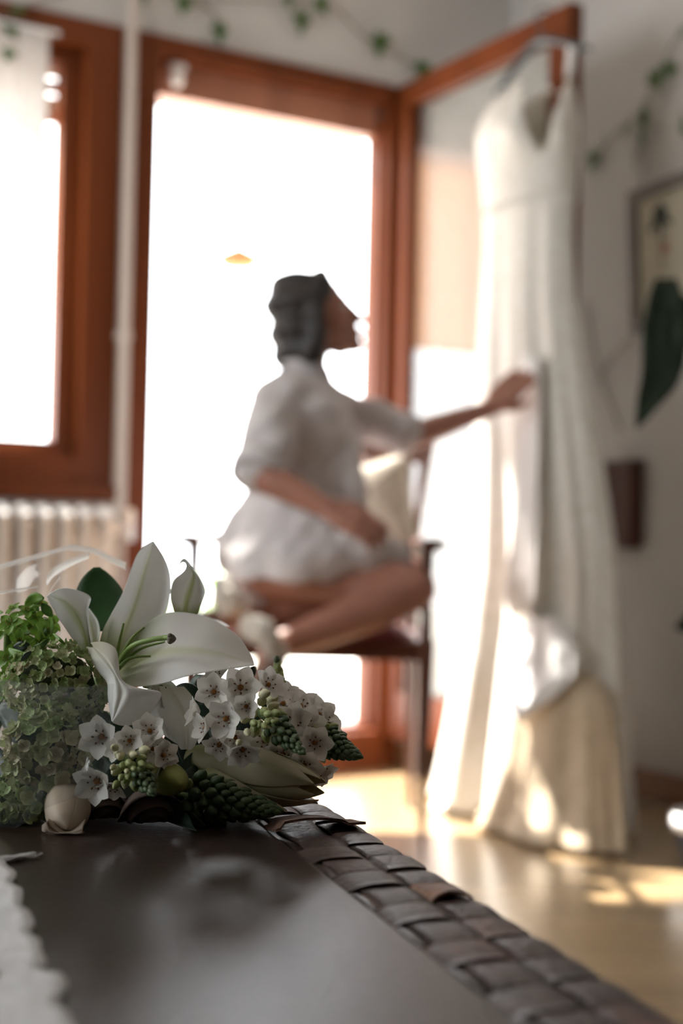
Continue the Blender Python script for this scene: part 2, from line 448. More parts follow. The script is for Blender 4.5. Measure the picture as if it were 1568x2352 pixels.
# ================================================================== THE LEATHER TABLE
ZT = 0.54
E0 = on_z(590, 1885, ZT)
ED = on_z(1200, 2352, ZT) - E0; ED /= np.linalg.norm(ED)        # along the woven border, towards the camera
EW = np.array([-ED[1], ED[0], 0.0])                               # across it, outwards
def TP(u, w, z=0.0):
    p = E0 + ED * u + EW * w; return np.array([p[0], p[1], ZT + z])
mat('leather_panel', (.020, .0105, .0075), .33, .25, 9, .16, 260, spec=.30)
mat('leather_strap', (.062, .034, .028), .46, .0, 70, .45, 220, col2=(.030, .019, .017), spec=.35)
mat('leather_worn', (.12, .050, .034), .52, .0, 90, .5, 200, col2=(.040, .024, .020), spec=.35)
mat('suede', (.22, .105, .06), .95, .35, 160, .8, 300, sheen=.3)
mat('groove', (.012, .008, .007), .7)
mat('table_wood', (.055, .03, .022), .5, .2, 8)
U0, U1 = -.165, 1.02
table = thing('leather_table', TP(.4, -.33, -ZT), 'dark brown leather covered table with a woven strap border, under the bouquet', 'table')
mb = MB().hexa([TP(u, w, z) for z in (-.035, -.0035) for u, w in ((U0, -.74), (U1, -.74), (U1, .058), (U0, .058))])
part('table_board', mb, 'table_wood', table, False)
o = part('leather_panel', MB().hexa([TP(u, w, z) for z in (-.003, .0005) for u, w in ((U0 + .003, -.738), (U1, -.738), (U1, -.0012), (U0 + .003, -.0012))]), 'leather_panel', table, False)
mod(o, 'BEVEL', width=.0018, segments=3)
mb = MB()
for u, w in ((U0 + .05, -.69), (U0 + .05, .01), (U1 - .05, -.69), (U1 - .05, .01)):
    l = MB().hexa([TP(u + a * s, w + b * s, z) for z, s in ((-ZT, .018), (-.035, .028)) for a, b in ((-1, -1), (1, -1), (1, 1), (-1, 1))])
    part('leg', l, 'table_wood', table, False)
for w in (-.70, .02):
    part('apron', MB().hexa([TP(u, w + a, z) for z in (-.10, -.035) for u, a in ((U0 + .06, -.01), (U1 - .06, -.01), (U1 - .06, .01), (U0 + .06, .01))]), 'table_wood', table, False)
PER, W1, W2, W3 = .033, .0066, .0345, .0575
def strap_mesh(name, rowsP, th, mats, org):
    """ribbon with thickness from a grid of top points"""
    P = np.asarray(rowsP, float); B = P - np.array([0, 0, th])
    nu, nv = P.shape[:2]; mb = MB()
    Q = np.concatenate([P, B[:, ::-1]], axis=1)
    mb.grid(Q, close_v=True)
    n2 = 2 * nv
    mb.f += [tuple(range(n2 - 1, -1, -1)), tuple((nu - 1) * n2 + i for i in range(n2))]; mb.mi += [0, 0]
    return mb
def jit(a): return random.uniform(-a, a)
k = 0
us = np.arange(U0 + .012, U1, PER)
ph0 = .118 - PER                                                   # a strap that is over the inner row starts here
for us_ in us:
    idx = int(round((us_ - ph0) / PER)); u = ph0 + idx * PER; over_in = idx % 2 == 0
    lift = jit(.0006); rot = jit(.0012) - .002; a, b = u + .0012 + jit(.0006), u + PER - .0012 + jit(.0006)
    special = abs(u - .019) < .01 and over_in
    flap = (not over_in) and abs(u - (.118 + .066)) < .012
    prof = []
    for w in np.linspace(-.0015, W3 - jit(.0006) - .0002, 22):
        if w < W1: z = -.002 + (.0034 if over_in else .001) * max(0, w / W1) ** .6
        elif w < W2:
            s = (w - W1) / (W2 - W1); z = (.0014 + .0010 * math.sin(PI * min(1, s * 1.1)) - .0028 * max(0, s - .86) / .14) if over_in else -.0012 - .0006 * math.sin(PI * s)
        else:
            s = (w - W2) / (W3 - W2); z = (-.0006 - .0008 * math.sin(PI * s)) if over_in else (.0008 + .0014 * math.sin(PI * min(1, s * .8 + .2)) ** .7)
        if special: z = .0035 + .0045 * math.sin(PI * min(1, (w + .004) / .05)) ** .5 - .003 * (w < .002)
        prof.append((w, z + lift))
    rows = []
    for s in np.linspace(0, 1, 7):
        row = []
        for w, z in prof:
            edge = -.0007 * abs(2 * s - 1) ** 3
            zz = z + edge
            if flap and w > W2: zz += .0034 * s ** 1.6 * math.sin(PI * min(1, (w - W2) / .022)) ** .6
            if special: zz += .004 * s ** 2 - .001
            rg = .0006 * mnoise.noise(Vector((w * 400, u * 90, s * 3)))
            row.append(TP(a + (b - a) * s + rot * (w / .03) + rg * abs(2 * s - 1), w, zz + .00025 * mnoise.noise(Vector((w * 150, u * 300, s * 2)))))
        rows.append(row)
    mb = strap_mesh('strap', rows, .0017, None, None)
    mname = 'suede' if special or flap else ('leather_worn' if random.random() < .3 else 'leather_strap')
    o = part('strap', mb, mname, table, label='lifted strap with raw brown suede showing' if (special or flap) else None)
for lo, hi, inn in ((W1 + .0006, W2 - .0008, True), (W2 + .0006, W3, False), (.0004, W1 - .0008, None)):
    rows = []
    for u in np.arange(U0 + .004, U1, PER / 6):
        c = math.cos((u - ph0 - PER / 2) / PER * PI)                 # +1 where the inner-over straps pass
        if inn is None: z = -.0014 - .0012 * c
        else: z = .0001 + .0011 * (-c if inn else c)
        rows.append([TP(u, w + .0003 * mnoise.noise(Vector((u * 80, w * 50, 1))), z - .0006 * abs(2 * s - 1) ** 4)
                     for s, w in zip(np.linspace(0, 1, 7), np.linspace(lo, hi, 7))])
    part('long_strap', strap_mesh('x', rows, .0016, None, None), 'leather_strap' if inn is not None else 'leather_panel', table)

# white runner lying along the table
mat('knit', (.74, .755, .79), .95, .12, 140, .9, 240, sheen=.2)
mat('fleck', (.05, .05, .06), .95)
runner = thing('table_runner', TP(.30, -.27, .001), 'white woven table runner with dark flecks and a frayed tassel on the leather table', 'table runner')
rows = []
u_end = .082
for u in np.linspace(u_end, U1, 260):
    row = []
    for s in np.linspace(0, 1, 60):
        edge_w = -.164 + .0016 * math.sin(u * 130) + .0035 * mnoise.noise(Vector((u * 45, 0, 3))) + .004 * math.exp(-((u - .30) / .016) ** 2) - .006 * math.exp(-((u - .285) / .006) ** 2)
        w = -.52 + (edge_w + .52) * s
        rib = .0009 * abs(math.sin(u * 420)) * (.6 + .4 * math.sin(w * 500))
        row.append(TP(u + .006 * (s - .5) + .002 * mnoise.noise(Vector((w * 60, 0, 5))) * (u < .1), w, .0030 + rib + .0010 * mnoise.noise(Vector((u * 60, w * 60, 0)))))
    rows.append(row)
part('cloth', strap_mesh('x', rows, .0018, None, None), 'knit', runner)
for i in range(26):
    uu, ww = .255 + i * .013 + jit(.003), -.192 + jit(.006) - .004 * (i % 3)
    part('fleck', MB().ell(TP(uu, ww, .0038), [EW * .0035, ED * .0048, np.array([0, 0, .0009])], 8, 5), 'fleck', runner)
def strand(p, d, L, seed, r=.0006):
    pts = [np.asarray(p, float)]
    d = np.asarray(d, float)
    for i in range(9):
        q = d + .7 * np.array([mnoise.noise(Vector((seed, i * .5, 0))), mnoise.noise(Vector((seed, i * .5, 7))), 0])
        pts.append(pts[-1] + q / np.linalg.norm(q) * L / 9)
    pts = np.array(pts); pts[:, 2] = ZT + .0012 + .002 * np.abs(np.sin(np.arange(10) * .5 + seed)); return cr(pts, 16)
mb = MB()
for i in range(16):
    mb.tube(strand(TP(u_end + .004 + jit(.003), -.172 + jit(.006), 0), EW * .9 - ED * .35, .016 + .010 * random.random(), i), .0007, 5)
part('tassel', mb, 'knit', runner)
mb = MB()
for i in range(30):
    mb.tube(strand(TP(u_end + .002, -.19 - i * .011, 0), -ED + EW * .2, .022, 40 + i), .0006, 5)
part('fringe', mb, 'knit', runner, kind='stuff')

# ================================================================== THE BOUQUET
mat('petal', (1, 1, 1), .48, 0, attr=True, transl=.38, bump=.12, bscale=140, spec=.35)
mat('petal_small', (.82, .80, .76), .5, .05, 60, transl=.30, spec=.3)
mat('throat', (.30, .12, .015), .6, .4, 300)
mat('anther', (.14, .045, .012), .7)
mat('filament', (.20, .30, .07), .5)
mat('stigma', (.17, .145, .10), .7, .3, 300, .5, 500)
mat('bud_cream', (.62, .60, .38), .45, .12, 120, transl=.12)
mat('bud_lime', (.34, .40, .15), .45, .2, 120, transl=.1)
mat('bud_dark', (.06, .105, .035), .5, .3, 160)
mat('stem_green', (.12, .20, .05), .5, .2, 60)
mat('leaf_dark', (.018, .040, .022), .45, .3, 40, .15, 160)
mat('leaf_round', (.040, .105, .032), .5, .2, 30, .15, 120, transl=.18)
mat('leaf_bright', (.20, .38, .05), .45, .3, 90, transl=.3)
mat('bract_mid', (.09, .20, .03), .5, .3, 90, transl=.25)
mat('hyd_a', (.48, .52, .27), .6, .15, 90, transl=.25)
mat('hyd_b', (.56, .52, .34), .6, .15, 90, transl=.25)
mat('hyd_c', (.33, .44, .17), .6, .2, 90, transl=.25)
mat('hyd_core', (.05, .07, .025), .8, .3, 80)
mat('rose', (.20, .14, .12), .6, .15, 60, transl=.15)
mat('pollen', (.32, .20, .03), .8, .3, 200)
clear_mat('cellophane', (.975, .98, .98), .08, 1.5, .07, (.88, .90, .92), .6, 26)
clear_mat('cellophane_front', (.97, .98, .985), .16, 1.45, .14, (.36, .44, .48), .9, 40, (1, 4, 1))  # blue-grey veil colour puts a window reflection into the film
clear_mat('cellophane_hem_glint', (.95, .95, .95), .2, 1.5, .82, (.97, .97, .96), .3, 40)  # glint on the folded film edges is put into this white colour

bq = thing('bouquet', on_z(300, 1880, ZT), 'bouquet of white lilies, star flowers and green hydrangeas lying on the dark leather table', 'bouquet')

def petal3(Lp, Mp, Rp, nu=26, nv=21, th=.0007, base=(.36, .44, .14), body=(.91, .91, .90), mid=(.60, .64, .34), midw=.16, base_len=.3, ruffle=.0009, seed=0.0):
    """petal from its two margins and its midrib, each a list of (px, py, distance)"""
    A, M, B = [cr([at(*q) for q in X], nu) for X in (Lp, Mp, Rp)]
    P = np.zeros((nu, nv, 3)); Cc = np.zeros((nu, nv, 3))
    base, body, mid = map(np.array, (base, body, mid))
    for j, v in enumerate(np.linspace(0, 1, nv)):
        la, lm, lb = 2 * (v - .5) * (v - 1), 4 * v * (1 - v), 2 * v * (v - .5)
        P[:, j] = la * A + lm * M + lb * B
        for i in range(nu):
            u = i / (nu - 1)
            P[i, j] += np.array([0, 1, .2]) * ruffle * mnoise.noise(Vector((u * 5 + seed, v * 4, seed))) * (.3 + abs(2 * v - 1))
            g = max(0, 1 - u / base_len) ** 1.2
            c = body * (1 - g) + base * g
            k_ = math.exp(-((v - .5) / midw) ** 2 * 3) * (1 - u) ** .5 * .75
            Cc[i, j] = c * (1 - k_) + mid * k_
            P[i, j] += np.array([0, 1, .3]) * (.0020 * math.exp(-((v - .5) / .045) ** 2) - .0013 * math.exp(-((v - .40) / .05) ** 2) - .0013 * math.exp(-((v - .60) / .05) ** 2)) * math.sin(PI * min(1, u * .9 + .1)) ** .5
    return P, Cc
def add_petal(parent, Lp, Mp, Rp, name='petal', label=None, **kw):
    P, Cc = petal3(Lp, Mp, Rp, **kw)
    o = part(name, MB().grid(P, 0, Cc), 'petal', parent, label=label)
    mod(o, 'SOLIDIFY', thickness=.0007, offset=0); mod(o, 'SUBSURF', levels=1, render_levels=1)
    return o
def pz(pts, y):
    """attach distances: y is a number or a list along the points"""
    ys = np.interp(np.linspace(0, 1, len(pts)), np.linspace(0, 1, len(np.atleast_1d(y))), np.atleast_1d(y))
    return [(p[0], p[1], float(d)) for p, d in zip(pts, ys)]

# open lily -------------------------------------------------------------
thr = at(258, 1552, .955)
lily = part('lily', MB().tube(cr([at(252, 1560, .965), at(225, 1590, 1.0), at(180, 1640, 1.05)], 10), [.010, .010, .009, .008, .006, .005, .004, .004, .004, .004], 10), 'stem_green', bq, label='large open white lily facing right')
add_petal(lily, pz([(226, 1490), (234, 1452), (256, 1409), (284, 1357), (305, 1298), (320, 1266), (350, 1243)], [.945, .955, .98, .995]),
          pz([(262, 1522), (284, 1455), (310, 1390), (330, 1320), (345, 1270), (351, 1242)], [.960, .982, 1.0, 1.005, 1.0]),
          pz([(300, 1535), (340, 1470), (378, 1415), (391, 1366), (391, 1318), (376, 1278), (352, 1242)], [.950, .96, .975, .99, 1.0]), seed=1, midw=.10)
add_petal(lily, pz([(272, 1510), (310, 1458), (360, 1414), (404, 1405), (460, 1412), (510, 1433), (552, 1466), (578, 1508), (583, 1527)], [.948, .962, .965, .955, .935]),
          pz([(264, 1548), (310, 1522), (360, 1502), (410, 1495), (470, 1498), (530, 1510), (584, 1528)], [.955, .940, .925, .918, .922, .932]),
          pz([(262, 1556), (280, 1572), (325, 1577), (385, 1568), (440, 1551), (500, 1541), (555, 1533), (583, 1528)], [.935, .905, .893, .893, .902, .93]), seed=2, midw=.12, base_len=.42)
add_petal(lily, pz([(199, 1510), (165, 1465), (137, 1425), (118, 1392), (106, 1370)], [.945, .93, .925, .93]),
          pz([(205, 1512), (196, 1462), (176, 1415), (148, 1382), (112, 1366)], [.95, .952, .945, .932]),
          pz([(214, 1505), (203, 1452), (200, 1402), (209, 1371), (175, 1354), (140, 1351), (110, 1366)], [.945, .935, .925, .92, .925, .932]), seed=3, mid=(.50, .56, .22), midw=.22)
add_petal(lily, pz([(212, 1505), (200, 1460), (199, 1420), (201, 1398)], .962), pz([(218, 1500), (215, 1460), (208, 1425), (203, 1397)], .968),
          pz([(222, 1488), (229, 1456), (224, 1425), (203, 1396)], .960), seed=4)
add_petal(lily, pz([(198, 1484), (206, 1512), (228, 1546), (246, 1568), (248, 1600), (252, 1630), (257, 1658)], [.925, .912, .905, .90, .893]),
          pz([(214, 1486), (240, 1512), (262, 1545), (274, 1570), (280, 1592), (270, 1626), (258, 1658)], [.915, .897, .889, .886, .884, .888]),
          pz([(206, 1476), (238, 1474), (266, 1489), (272, 1520), (276, 1556), (292, 1579), (330, 1587), (372, 1590), (354, 1630), (316, 1662), (280, 1667), (258, 1659)], [.925, .91, .893, .89, .889, .889, .89]), seed=5,
          base=(.66, .64, .52), mid=(.62, .60, .48), base_len=.5, nu=34, ruffle=.0004)
def stalk(pts, r, mname, name, parent, label=None):
    return part(name, MB().tube(cr([at(*p) for p in pts], 14), r, 8), mname, parent, label=label)
stalk([(262, 1540, .945), (300, 1487, .915), (345, 1470, .905), (388, 1464, .90)], .0018, 'filament', 'pistil', lily)
mb = MB().sph(at(393, 1467, .90), .0030, nu=12, nv=8)
for a in range(3):
    mb.sph(at(393 + 5 * math.cos(a * 2.1), 1467 + 7 * math.sin(a * 2.1), .899), .0019, nu=9, nv=6)
part('stigma', mb, 'stigma', lily, label='grey brown three-lobed stigma')
for pts in ([(264, 1535, .945), (272, 1485, .94), (284, 1432, .945)], [(266, 1532, .943), (300, 1470, .93), (331, 1441, .935)],
            [(268, 1538, .935), (320, 1492, .915), (378, 1474, .908)], [(266, 1542, .93), (300, 1512, .915), (346, 1507, .915)]):
    stalk(pts, np.linspace(.0015, .0007, 14), 'filament', 'filament', lily)

# second lily, behind to the right
l2 = part('lily', MB().tube(cr([at(420, 1420, 1.0), at(380, 1500, 1.03), at(320, 1560, 1.07)], 8), .004, 8), 'stem_green', bq, label='half hidden white lily with a curled tip, behind the open one')
add_petal(l2, pz([(401, 1412), (391, 1372), (397, 1334), (418, 1316), (426, 1306), (428, 1298), (424, 1292), (416, 1293), (404, 1308)], [.985, .98, .985, .99]),
          pz([(425, 1420), (428, 1385), (440, 1345), (446, 1318), (436, 1302), (430, 1290), (420, 1287), (404, 1307)], [1.0, 1.0, .998, .992, .985]),
          pz([(453, 1412), (467, 1375), (471, 1354), (458, 1325), (444, 1308), (433, 1296), (428, 1287), (419, 1283), (404, 1306)], [.985, .978, .98, .985]), seed=6, mid=(.55, .60, .25), base_len=.15)
add_petal(l2, pz([(390, 1420), (400, 1405), (425, 1403), (450, 1410)], 1.02), pz([(390, 1440), (420, 1425), (455, 1418), (500, 1424)], 1.03), pz([(395, 1470), (440, 1450), (490, 1438), (530, 1440)], 1.01), seed=7)
# lily below, turned down
l3 = part('lily', MB().tube(cr([at(370, 1590, .935), at(340, 1600, .97), at(290, 1640, 1.02)], 8), .005, 8), 'stem_green', bq, label='white lily turned down, under the open one')
add_petal(l3, pz([(372, 1580), (360, 1625), (372, 1655), (392, 1685), (415, 1722)], [.925, .905, .898, .90]),
          pz([(385, 1580), (410, 1618), (424, 1655), (430, 1690), (430, 1722)], [.93, .912, .90, .90]),
          pz([(422, 1576), (442, 1600), (456, 1632), (459, 1680), (446, 1714), (432, 1724)], [.935, .93, .925, .91, .902]), seed=8, base=(.7, .68, .58), mid=(.64, .62, .5))
add_petal(l3, pz([(350, 1570), (352, 1610), (345, 1640), (350, 1665)], .915), pz([(362, 1575), (372, 1620), (378, 1660), (392, 1700)], .91), pz([(378, 1575), (392, 1630), (405, 1670), (412, 1710)], .915), seed=9, base=(.7, .68, .58), mid=(.64, .62, .5))
add_petal(l3, pz([(330, 1580), (350, 1584), (380, 1590), (404, 1590)], .945), pz([(325, 1570), (360, 1570), (392, 1575), (410, 1590)], .95), pz([(330, 1560), (365, 1558), (395, 1566), (411, 1588)], .945), seed=10)

# star flowers ------------------------------------------------------------
def floret_mesh(open_, seed):
    rnd = random.Random(seed); mb = MB()
    for q in range(6):
        a0 = q * PI / 3 + rnd.uniform(-.08, .08); cup = open_ * (1 if q % 2 else .92) + rnd.uniform(-.06, .06); P = []
        for u in np.linspace(0, 1, 8):
            hw = .47 * math.sin(PI * min(1, (u * .93 + .07)) ** .95) ** .75 * (1 - .15 * u) if u < 1 else .0
            ang = cup * (1 - .45 * u); r = .10 + .95 * u * math.cos(ang * .9) ** .7; z = .78 * math.sin(cup) * u ** .9 - .25 * max(0, .6 - cup) * u * u
            row = []
            for v in (-1, -.5, 0, .5, 1):
                x, y, zz = r, hw * v, z + .10 * v * v * math.sin(PI * u) + (.04 if q % 2 else 0)
                row.append((x * math.cos(a0) - y * math.sin(a0), x * math.sin(a0) + y * math.cos(a0), zz))
            P.append(row)
        mb.grid(P, 0)
    mb.ell((0, 0, .16), [(.15, 0, 0), (0, .15, 0), (0, 0, .18)], 8, 6, 1)
    for q in range(6):
        a0 = q * PI / 3 + .5; r = .30
        mb.tube([(.12 * math.cos(a0), .12 * math.sin(a0), .08), (r * math.cos(a0), r * math.sin(a0), .36)], .022, 5, 0)
        mb.ell((r * math.cos(a0), r * math.sin(a0), .39), [(.065 * math.cos(a0), .065 * math.sin(a0), 0), (-.04 * math.sin(a0), .04 * math.cos(a0), 0), (0, 0, .04)], 6, 5, 2)
    return mb.mesh('floret', ['petal_small', 'throat', 'anther'])
FLO = [floret_mesh(o_, i) for i, o_ in enumerate((.85, .98, .72, 1.12))]
def bud_mesh(m_):
    prof = [(.0, 0), (.14, .04), (.26, .18), (.32, .40), (.28, .64), (.17, .84), (.05, .97), (0, 1)]
    return MB().lathe((0, 0, 0), prof, 8).mesh('bud', m_)
BUD = {m_: bud_mesh(m_) for m_ in ('bud_cream', 'bud_lime', 'bud_dark')}
CAMR, CAMU = CR, CU
def dirc(x, y, z):
    """direction given as right, up, towards the camera"""
    return CAMR * x + CAMU * y - _f * z
def spike(A, B, florets, r0, n, lab, frac_green=.5, s0=0.0, extra=(), bmin=.0042, bmax=.0085):
    a, b = at(*A), at(*B); ax = b - a; L_ = np.linalg.norm(ax); ax /= L_
    F3 = frame_from(ax); X, Y_ = np.array(F3.col[0]), np.array(F3.col[1])
    root = part('star_flower_spike', MB().tube([a - ax * .03, a, a + ax * L_ * .9], [.0022, .0024, .0010], 8), 'stem_green', bq, label=lab)
    for i in range(n):
        s = s0 + (1 - s0) * (i / (n - 1)) ** .9; th = i * 2.39996
        rr = r0 * (1 - s) ** .75 + .0006; rad = X * math.cos(th) + Y_ * math.sin(th)
        d = rad * (.85 - .7 * s) + ax * (.6 + s); size = (bmax * (1 - s) + bmin * s) * 1.25
        m_ = 'bud_cream' if s < min(.22, frac_green * .6) else ('bud_lime' if s < frac_green else 'bud_dark')
        put('bud', BUD[m_], root, mx=mx_of(a + ax * L_ * s * .93 + rad * rr * .42, d, size * (1 + .12 * jit(1)), th))
    for (px, py, Y, dx, dy, dz, rpx, k_) in florets:
        put('floret', FLO[k_ % 4], root, mx=mx_of(at(px, py, Y), dirc(dx, dy, dz), rpx * 1.12 / FPX * Y, random.random() * 6))
    for (px, py, Y, dx, dy, dz, lpx, m_) in extra:
        put('bud', BUD[m_], root, mx=mx_of(at(px, py, Y) - dirc(dx, dy, dz) * lpx / FPX * Y * .5, dirc(dx, dy, dz), lpx / FPX * Y))
    return root
spike((585, 1628, .895), (700, 1732, .845), [
    (492, 1590, .885, -.1, .25, .95, 40, 0), (552, 1580, .885, .1, .25, .95, 45, 1), (612, 1576, .895, .6, .5, .6, 38, 2),
    (566, 1622, .865, -.1, .1, 1, 31, 3), (522, 1650, .868, -.35, .0, .9, 44, 0), (478, 1672, .872, -.8, .1, .5, 34, 3),
    (506, 1706, .87, -.35, -.6, .7, 36, 2), (556, 1716, .868, .15, -.6, .75, 40, 1), (605, 1600, .905, .8, .4, .3, 36, 0), (458, 1640, .885, -.9, .3, .2, 34, 3),
    (500, 1560, .905, -.3, .8, .3, 32, 2), (540, 1690, .885, .0, -.4, .8, 34, 0), (630, 1590, .912, .85, .4, .2, 34, 1)],
    .019, 62, 'white star flower spike with green buds, right of the lily', .42, 0, [
    (606, 1594, .86, .6, .25, .5, 36, 'bud_cream'), (615, 1640, .852, .5, .1, .7, 30, 'bud_lime'), (583, 1661, .85, .3, .0, .9, 30, 'bud_lime'),
    (568, 1682, .855, .2, -.3, .8, 28, 'bud_cream'), (606, 1668, .848, .4, -.1, .8, 26, 'bud_lime'), (630, 1655, .852, .6, .1, .6, 26, 'bud_lime'), (548, 1706, .856, -.2, -.3, .9, 24, 'bud_cream')])
spike((722, 1690, .935), (826, 1738, .905), [
    (650, 1624, .945, .0, .9, .45, 42, 2), (688, 1630, .945, .2, .85, .4, 44, 0), (728, 1648, .945, .5, .75, .4, 42, 1), (748, 1668, .94, .8, .5, .3, 40, 2),
    (722, 1704, .915, .1, .0, 1, 40, 0), (672, 1668, .925, -.1, .4, .9, 48, 1), (700, 1668, .925, .2, .3, .9, 44, 3), (650, 1732, .91, -.1, -.1, 1, 46, 0), (698, 1756, .905, .05, -.2, 1, 44, 1),
    (716, 1775, .91, .4, -.6, .6, 38, 2), (610, 1700, .925, -.2, .1, .9, 44, 0), (620, 1745, .92, -.2, -.2, .9, 40, 2), (690, 1710, .92, .0, .0, 1, 42, 1), (735, 1765, .912, .6, -.5, .5, 32, 3)],
    .018, 70, 'white star flower spike with a dark green tip, farthest right in the bouquet', .2, .08, (), .0045, .0085)
spike((292, 1748, .868), (352, 1822, .832), [
    (345, 1680, .87, -.1, .35, .9, 37, 0), (298, 1702, .862, .0, .25, .95, 33, 1), (236, 1692, .875, -.2, .1, .95, 48, 3), (226, 1790, .868, -.3, -.2, .9, 48, 3),
    (372, 1734, .865, .6, .1, .75, 33, 2), (350, 1720, .868, .3, .2, .9, 36, 0), (270, 1722, .862, -.5, .1, .8, 26, 2), (374, 1760, .868, .6, -.4, .6, 30, 1), (262, 1800, .868, -.2, -.7, .6, 34, 0)],
    .016, 46, 'white star flower spike with cream buds, below the open lily', .5, 0, [
    (332, 1723, .85, .7, .15, .6, 36, 'bud_cream'), (307, 1733, .845, .5, .1, .8, 30, 'bud_cream'), (296, 1752, .842, .3, .0, .9, 29, 'bud_lime'), (325, 1755, .842, .4, -.05, .9, 29, 'bud_lime'),
    (329, 1740, .846, .7, .0, .7, 28, 'bud_lime'), (259, 1763, .848, -.2, -.2, 1, 24, 'bud_cream'), (291, 1772, .838, .1, -.1, 1, 21, 'bud_cream'), (278, 1786, .84, -.1, -.3, .9, 25, 'bud_lime'),
    (266, 1803, .845, -.3, -.5, .8, 28, 'bud_lime'), (307, 1766, .838, .3, -.1, .9, 22, 'bud_lime'), (263, 1717, .85, -.2, .3, .9, 30, 'bud_cream'), (276, 1736, .85, -.1, -.2, .9, 34, 'bud_cream')])
spike((430, 1830, .895), (640, 1862, .865), [], .024, 90, 'dark green closed flower spike lying on the table', .04, .02, (), .006, .011)
spike((648, 1640, .985), (636, 1515, 1.0), [(660, 1600, .98, .6, .5, .5, 30, 2)], .006, 26, 'small upright green flower spike behind the star flowers', .95, .1, (), .005, .009)

# hydrangea heads -----------------------------------------------------------
def hyd_floret(m_, seed):
    rnd = random.Random(seed); mb = MB()
    for q in range(4):
        a0 = q * PI / 2 + rnd.uniform(-.15, .15); P = []
        tilt = rnd.uniform(.15, .7)
        for u in np.linspace(0, 1, 5):
            hw = .58 * math.sin(PI * (u * .80 + .12)) ** .7
            P.append([((.08 + .92 * u) * math.cos(a0) - hw * v * math.sin(a0), (.08 + .92 * u) * math.sin(a0) + hw * v * math.cos(a0),
                       tilt * u * u * .7 + .18 * v * v * u + .06 * math.sin(5 * v + q)) for v in (-1, -.4, .4, 1)])
        mb.grid(P, 0)
    mb.sph((0, 0, .08), .10, 0, 6, 4)
    return mb.mesh('floret', m_)
HYD = {m_: [hyd_floret(m_, i) for i in range(3)] for m_ in ('hyd_a', 'hyd_b', 'hyd_c')}
def hydrangea(px, py, Y, rx, ry, n, fpx, pal, lab, keep=-.2):
    c = at(px, py, Y); X, Yv, Zv = CAMR * rx / FPX * Y, CAMU * ry / FPX * Y, -_f * (rx * .8) / FPX * Y
    root = part('hydrangea_head', MB().ell(c, [X * .80, Yv * .80, Zv * .80], 14, 10), 'hyd_core', bq, label=lab)
    for i in range(n):
        z = 1 - 2 * (i + .5) / n; th = i * 2.39996; q = np.array([math.sqrt(1 - z * z) * math.cos(th), math.sqrt(1 - z * z) * math.sin(th), z])
        if q[2] < keep: continue
        q = q + RNG.normal(0, .06, 3); p = c + X * q[0] + Yv * q[1] + Zv * q[2]; d = dirc(*(q + RNG.normal(0, .28, 3)))
        m_ = pal[int(RNG.integers(len(pal)))] if q[1] < .55 else 'hyd_c' if RNG.random() < .6 else 'hyd_a'
        put('floret', HYD[m_][i % 3], root, mx=mx_of(p, d, fpx / FPX * Y * RNG.uniform(.8, 1.2), th))
    return root
hydrangea(132, 1572, .925, 108, 92, 420, 12, ['hyd_a', 'hyd_b', 'hyd_a', 'hyd_c'], 'pale green hydrangea head below the left lily petal')
hydrangea(108, 1738, .895, 94, 104, 220, 18, ['hyd_b', 'hyd_a', 'hyd_b'], 'cream green hydrangea head behind the clear wrapping')
hydrangea(30, 1868, .885, 92, 72, 200, 17, ['hyd_a', 'hyd_c', 'hyd_b'], 'shaded green hydrangea head at the bottom of the bouquet, on the table')

# green filler with pointed bracts -------------------------------------------
def rosette(seed):
    rnd = random.Random(seed); mb = MB()
    for q in range(5):
        a0 = q * PI * .4 + rnd.uniform(-.2, .2); L_ = rnd.uniform(.8, 1.1); tilt = rnd.uniform(.1, .5); P = []
        for u in np.linspace(0, 1, 6):
            hw = .34 * math.sin(PI * (u * .9 + .1)) ** .8 if u < 1 else .0
            P.append([(L_ * u * math.cos(a0) - hw * v * math.sin(a0), L_ * u * math.sin(a0) + hw * v * math.cos(a0), tilt * u + .12 * v * v - .25 * u * u) for v in (-1, 0, 1)])
        mb.grid(P, 0)
    for q in range(7):
        a0 = q * .9; mb.tube([(.05 * math.cos(a0), .05 * math.sin(a0), 0), (.2 * math.cos(a0), .2 * math.sin(a0), .28)], .02, 4, 0)
        mb.sph((.2 * math.cos(a0), .2 * math.sin(a0), .30), .055, 1, 6, 4)
    return mb.mesh('bract_rosette', ['leaf_bright', 'pollen'])
ROS = [rosette(i) for i in range(4)]
fill = part('green_filler', MB().tube(cr([at(60, 1450, .955), at(40, 1560, .98), at(-20, 1700, 1.0)], 8), .003, 7).tube(cr([at(20, 1430, .955), at(10, 1560, .98), at(-30, 1700, 1.0)], 8), .003, 7)
            .tube(cr([at(105, 1420, .96), at(70, 1520, .97), at(-10, 1660, 1.0)], 8), .002, 7), 'stem_green', bq, label='bright green filler sprig with pointed bracts')
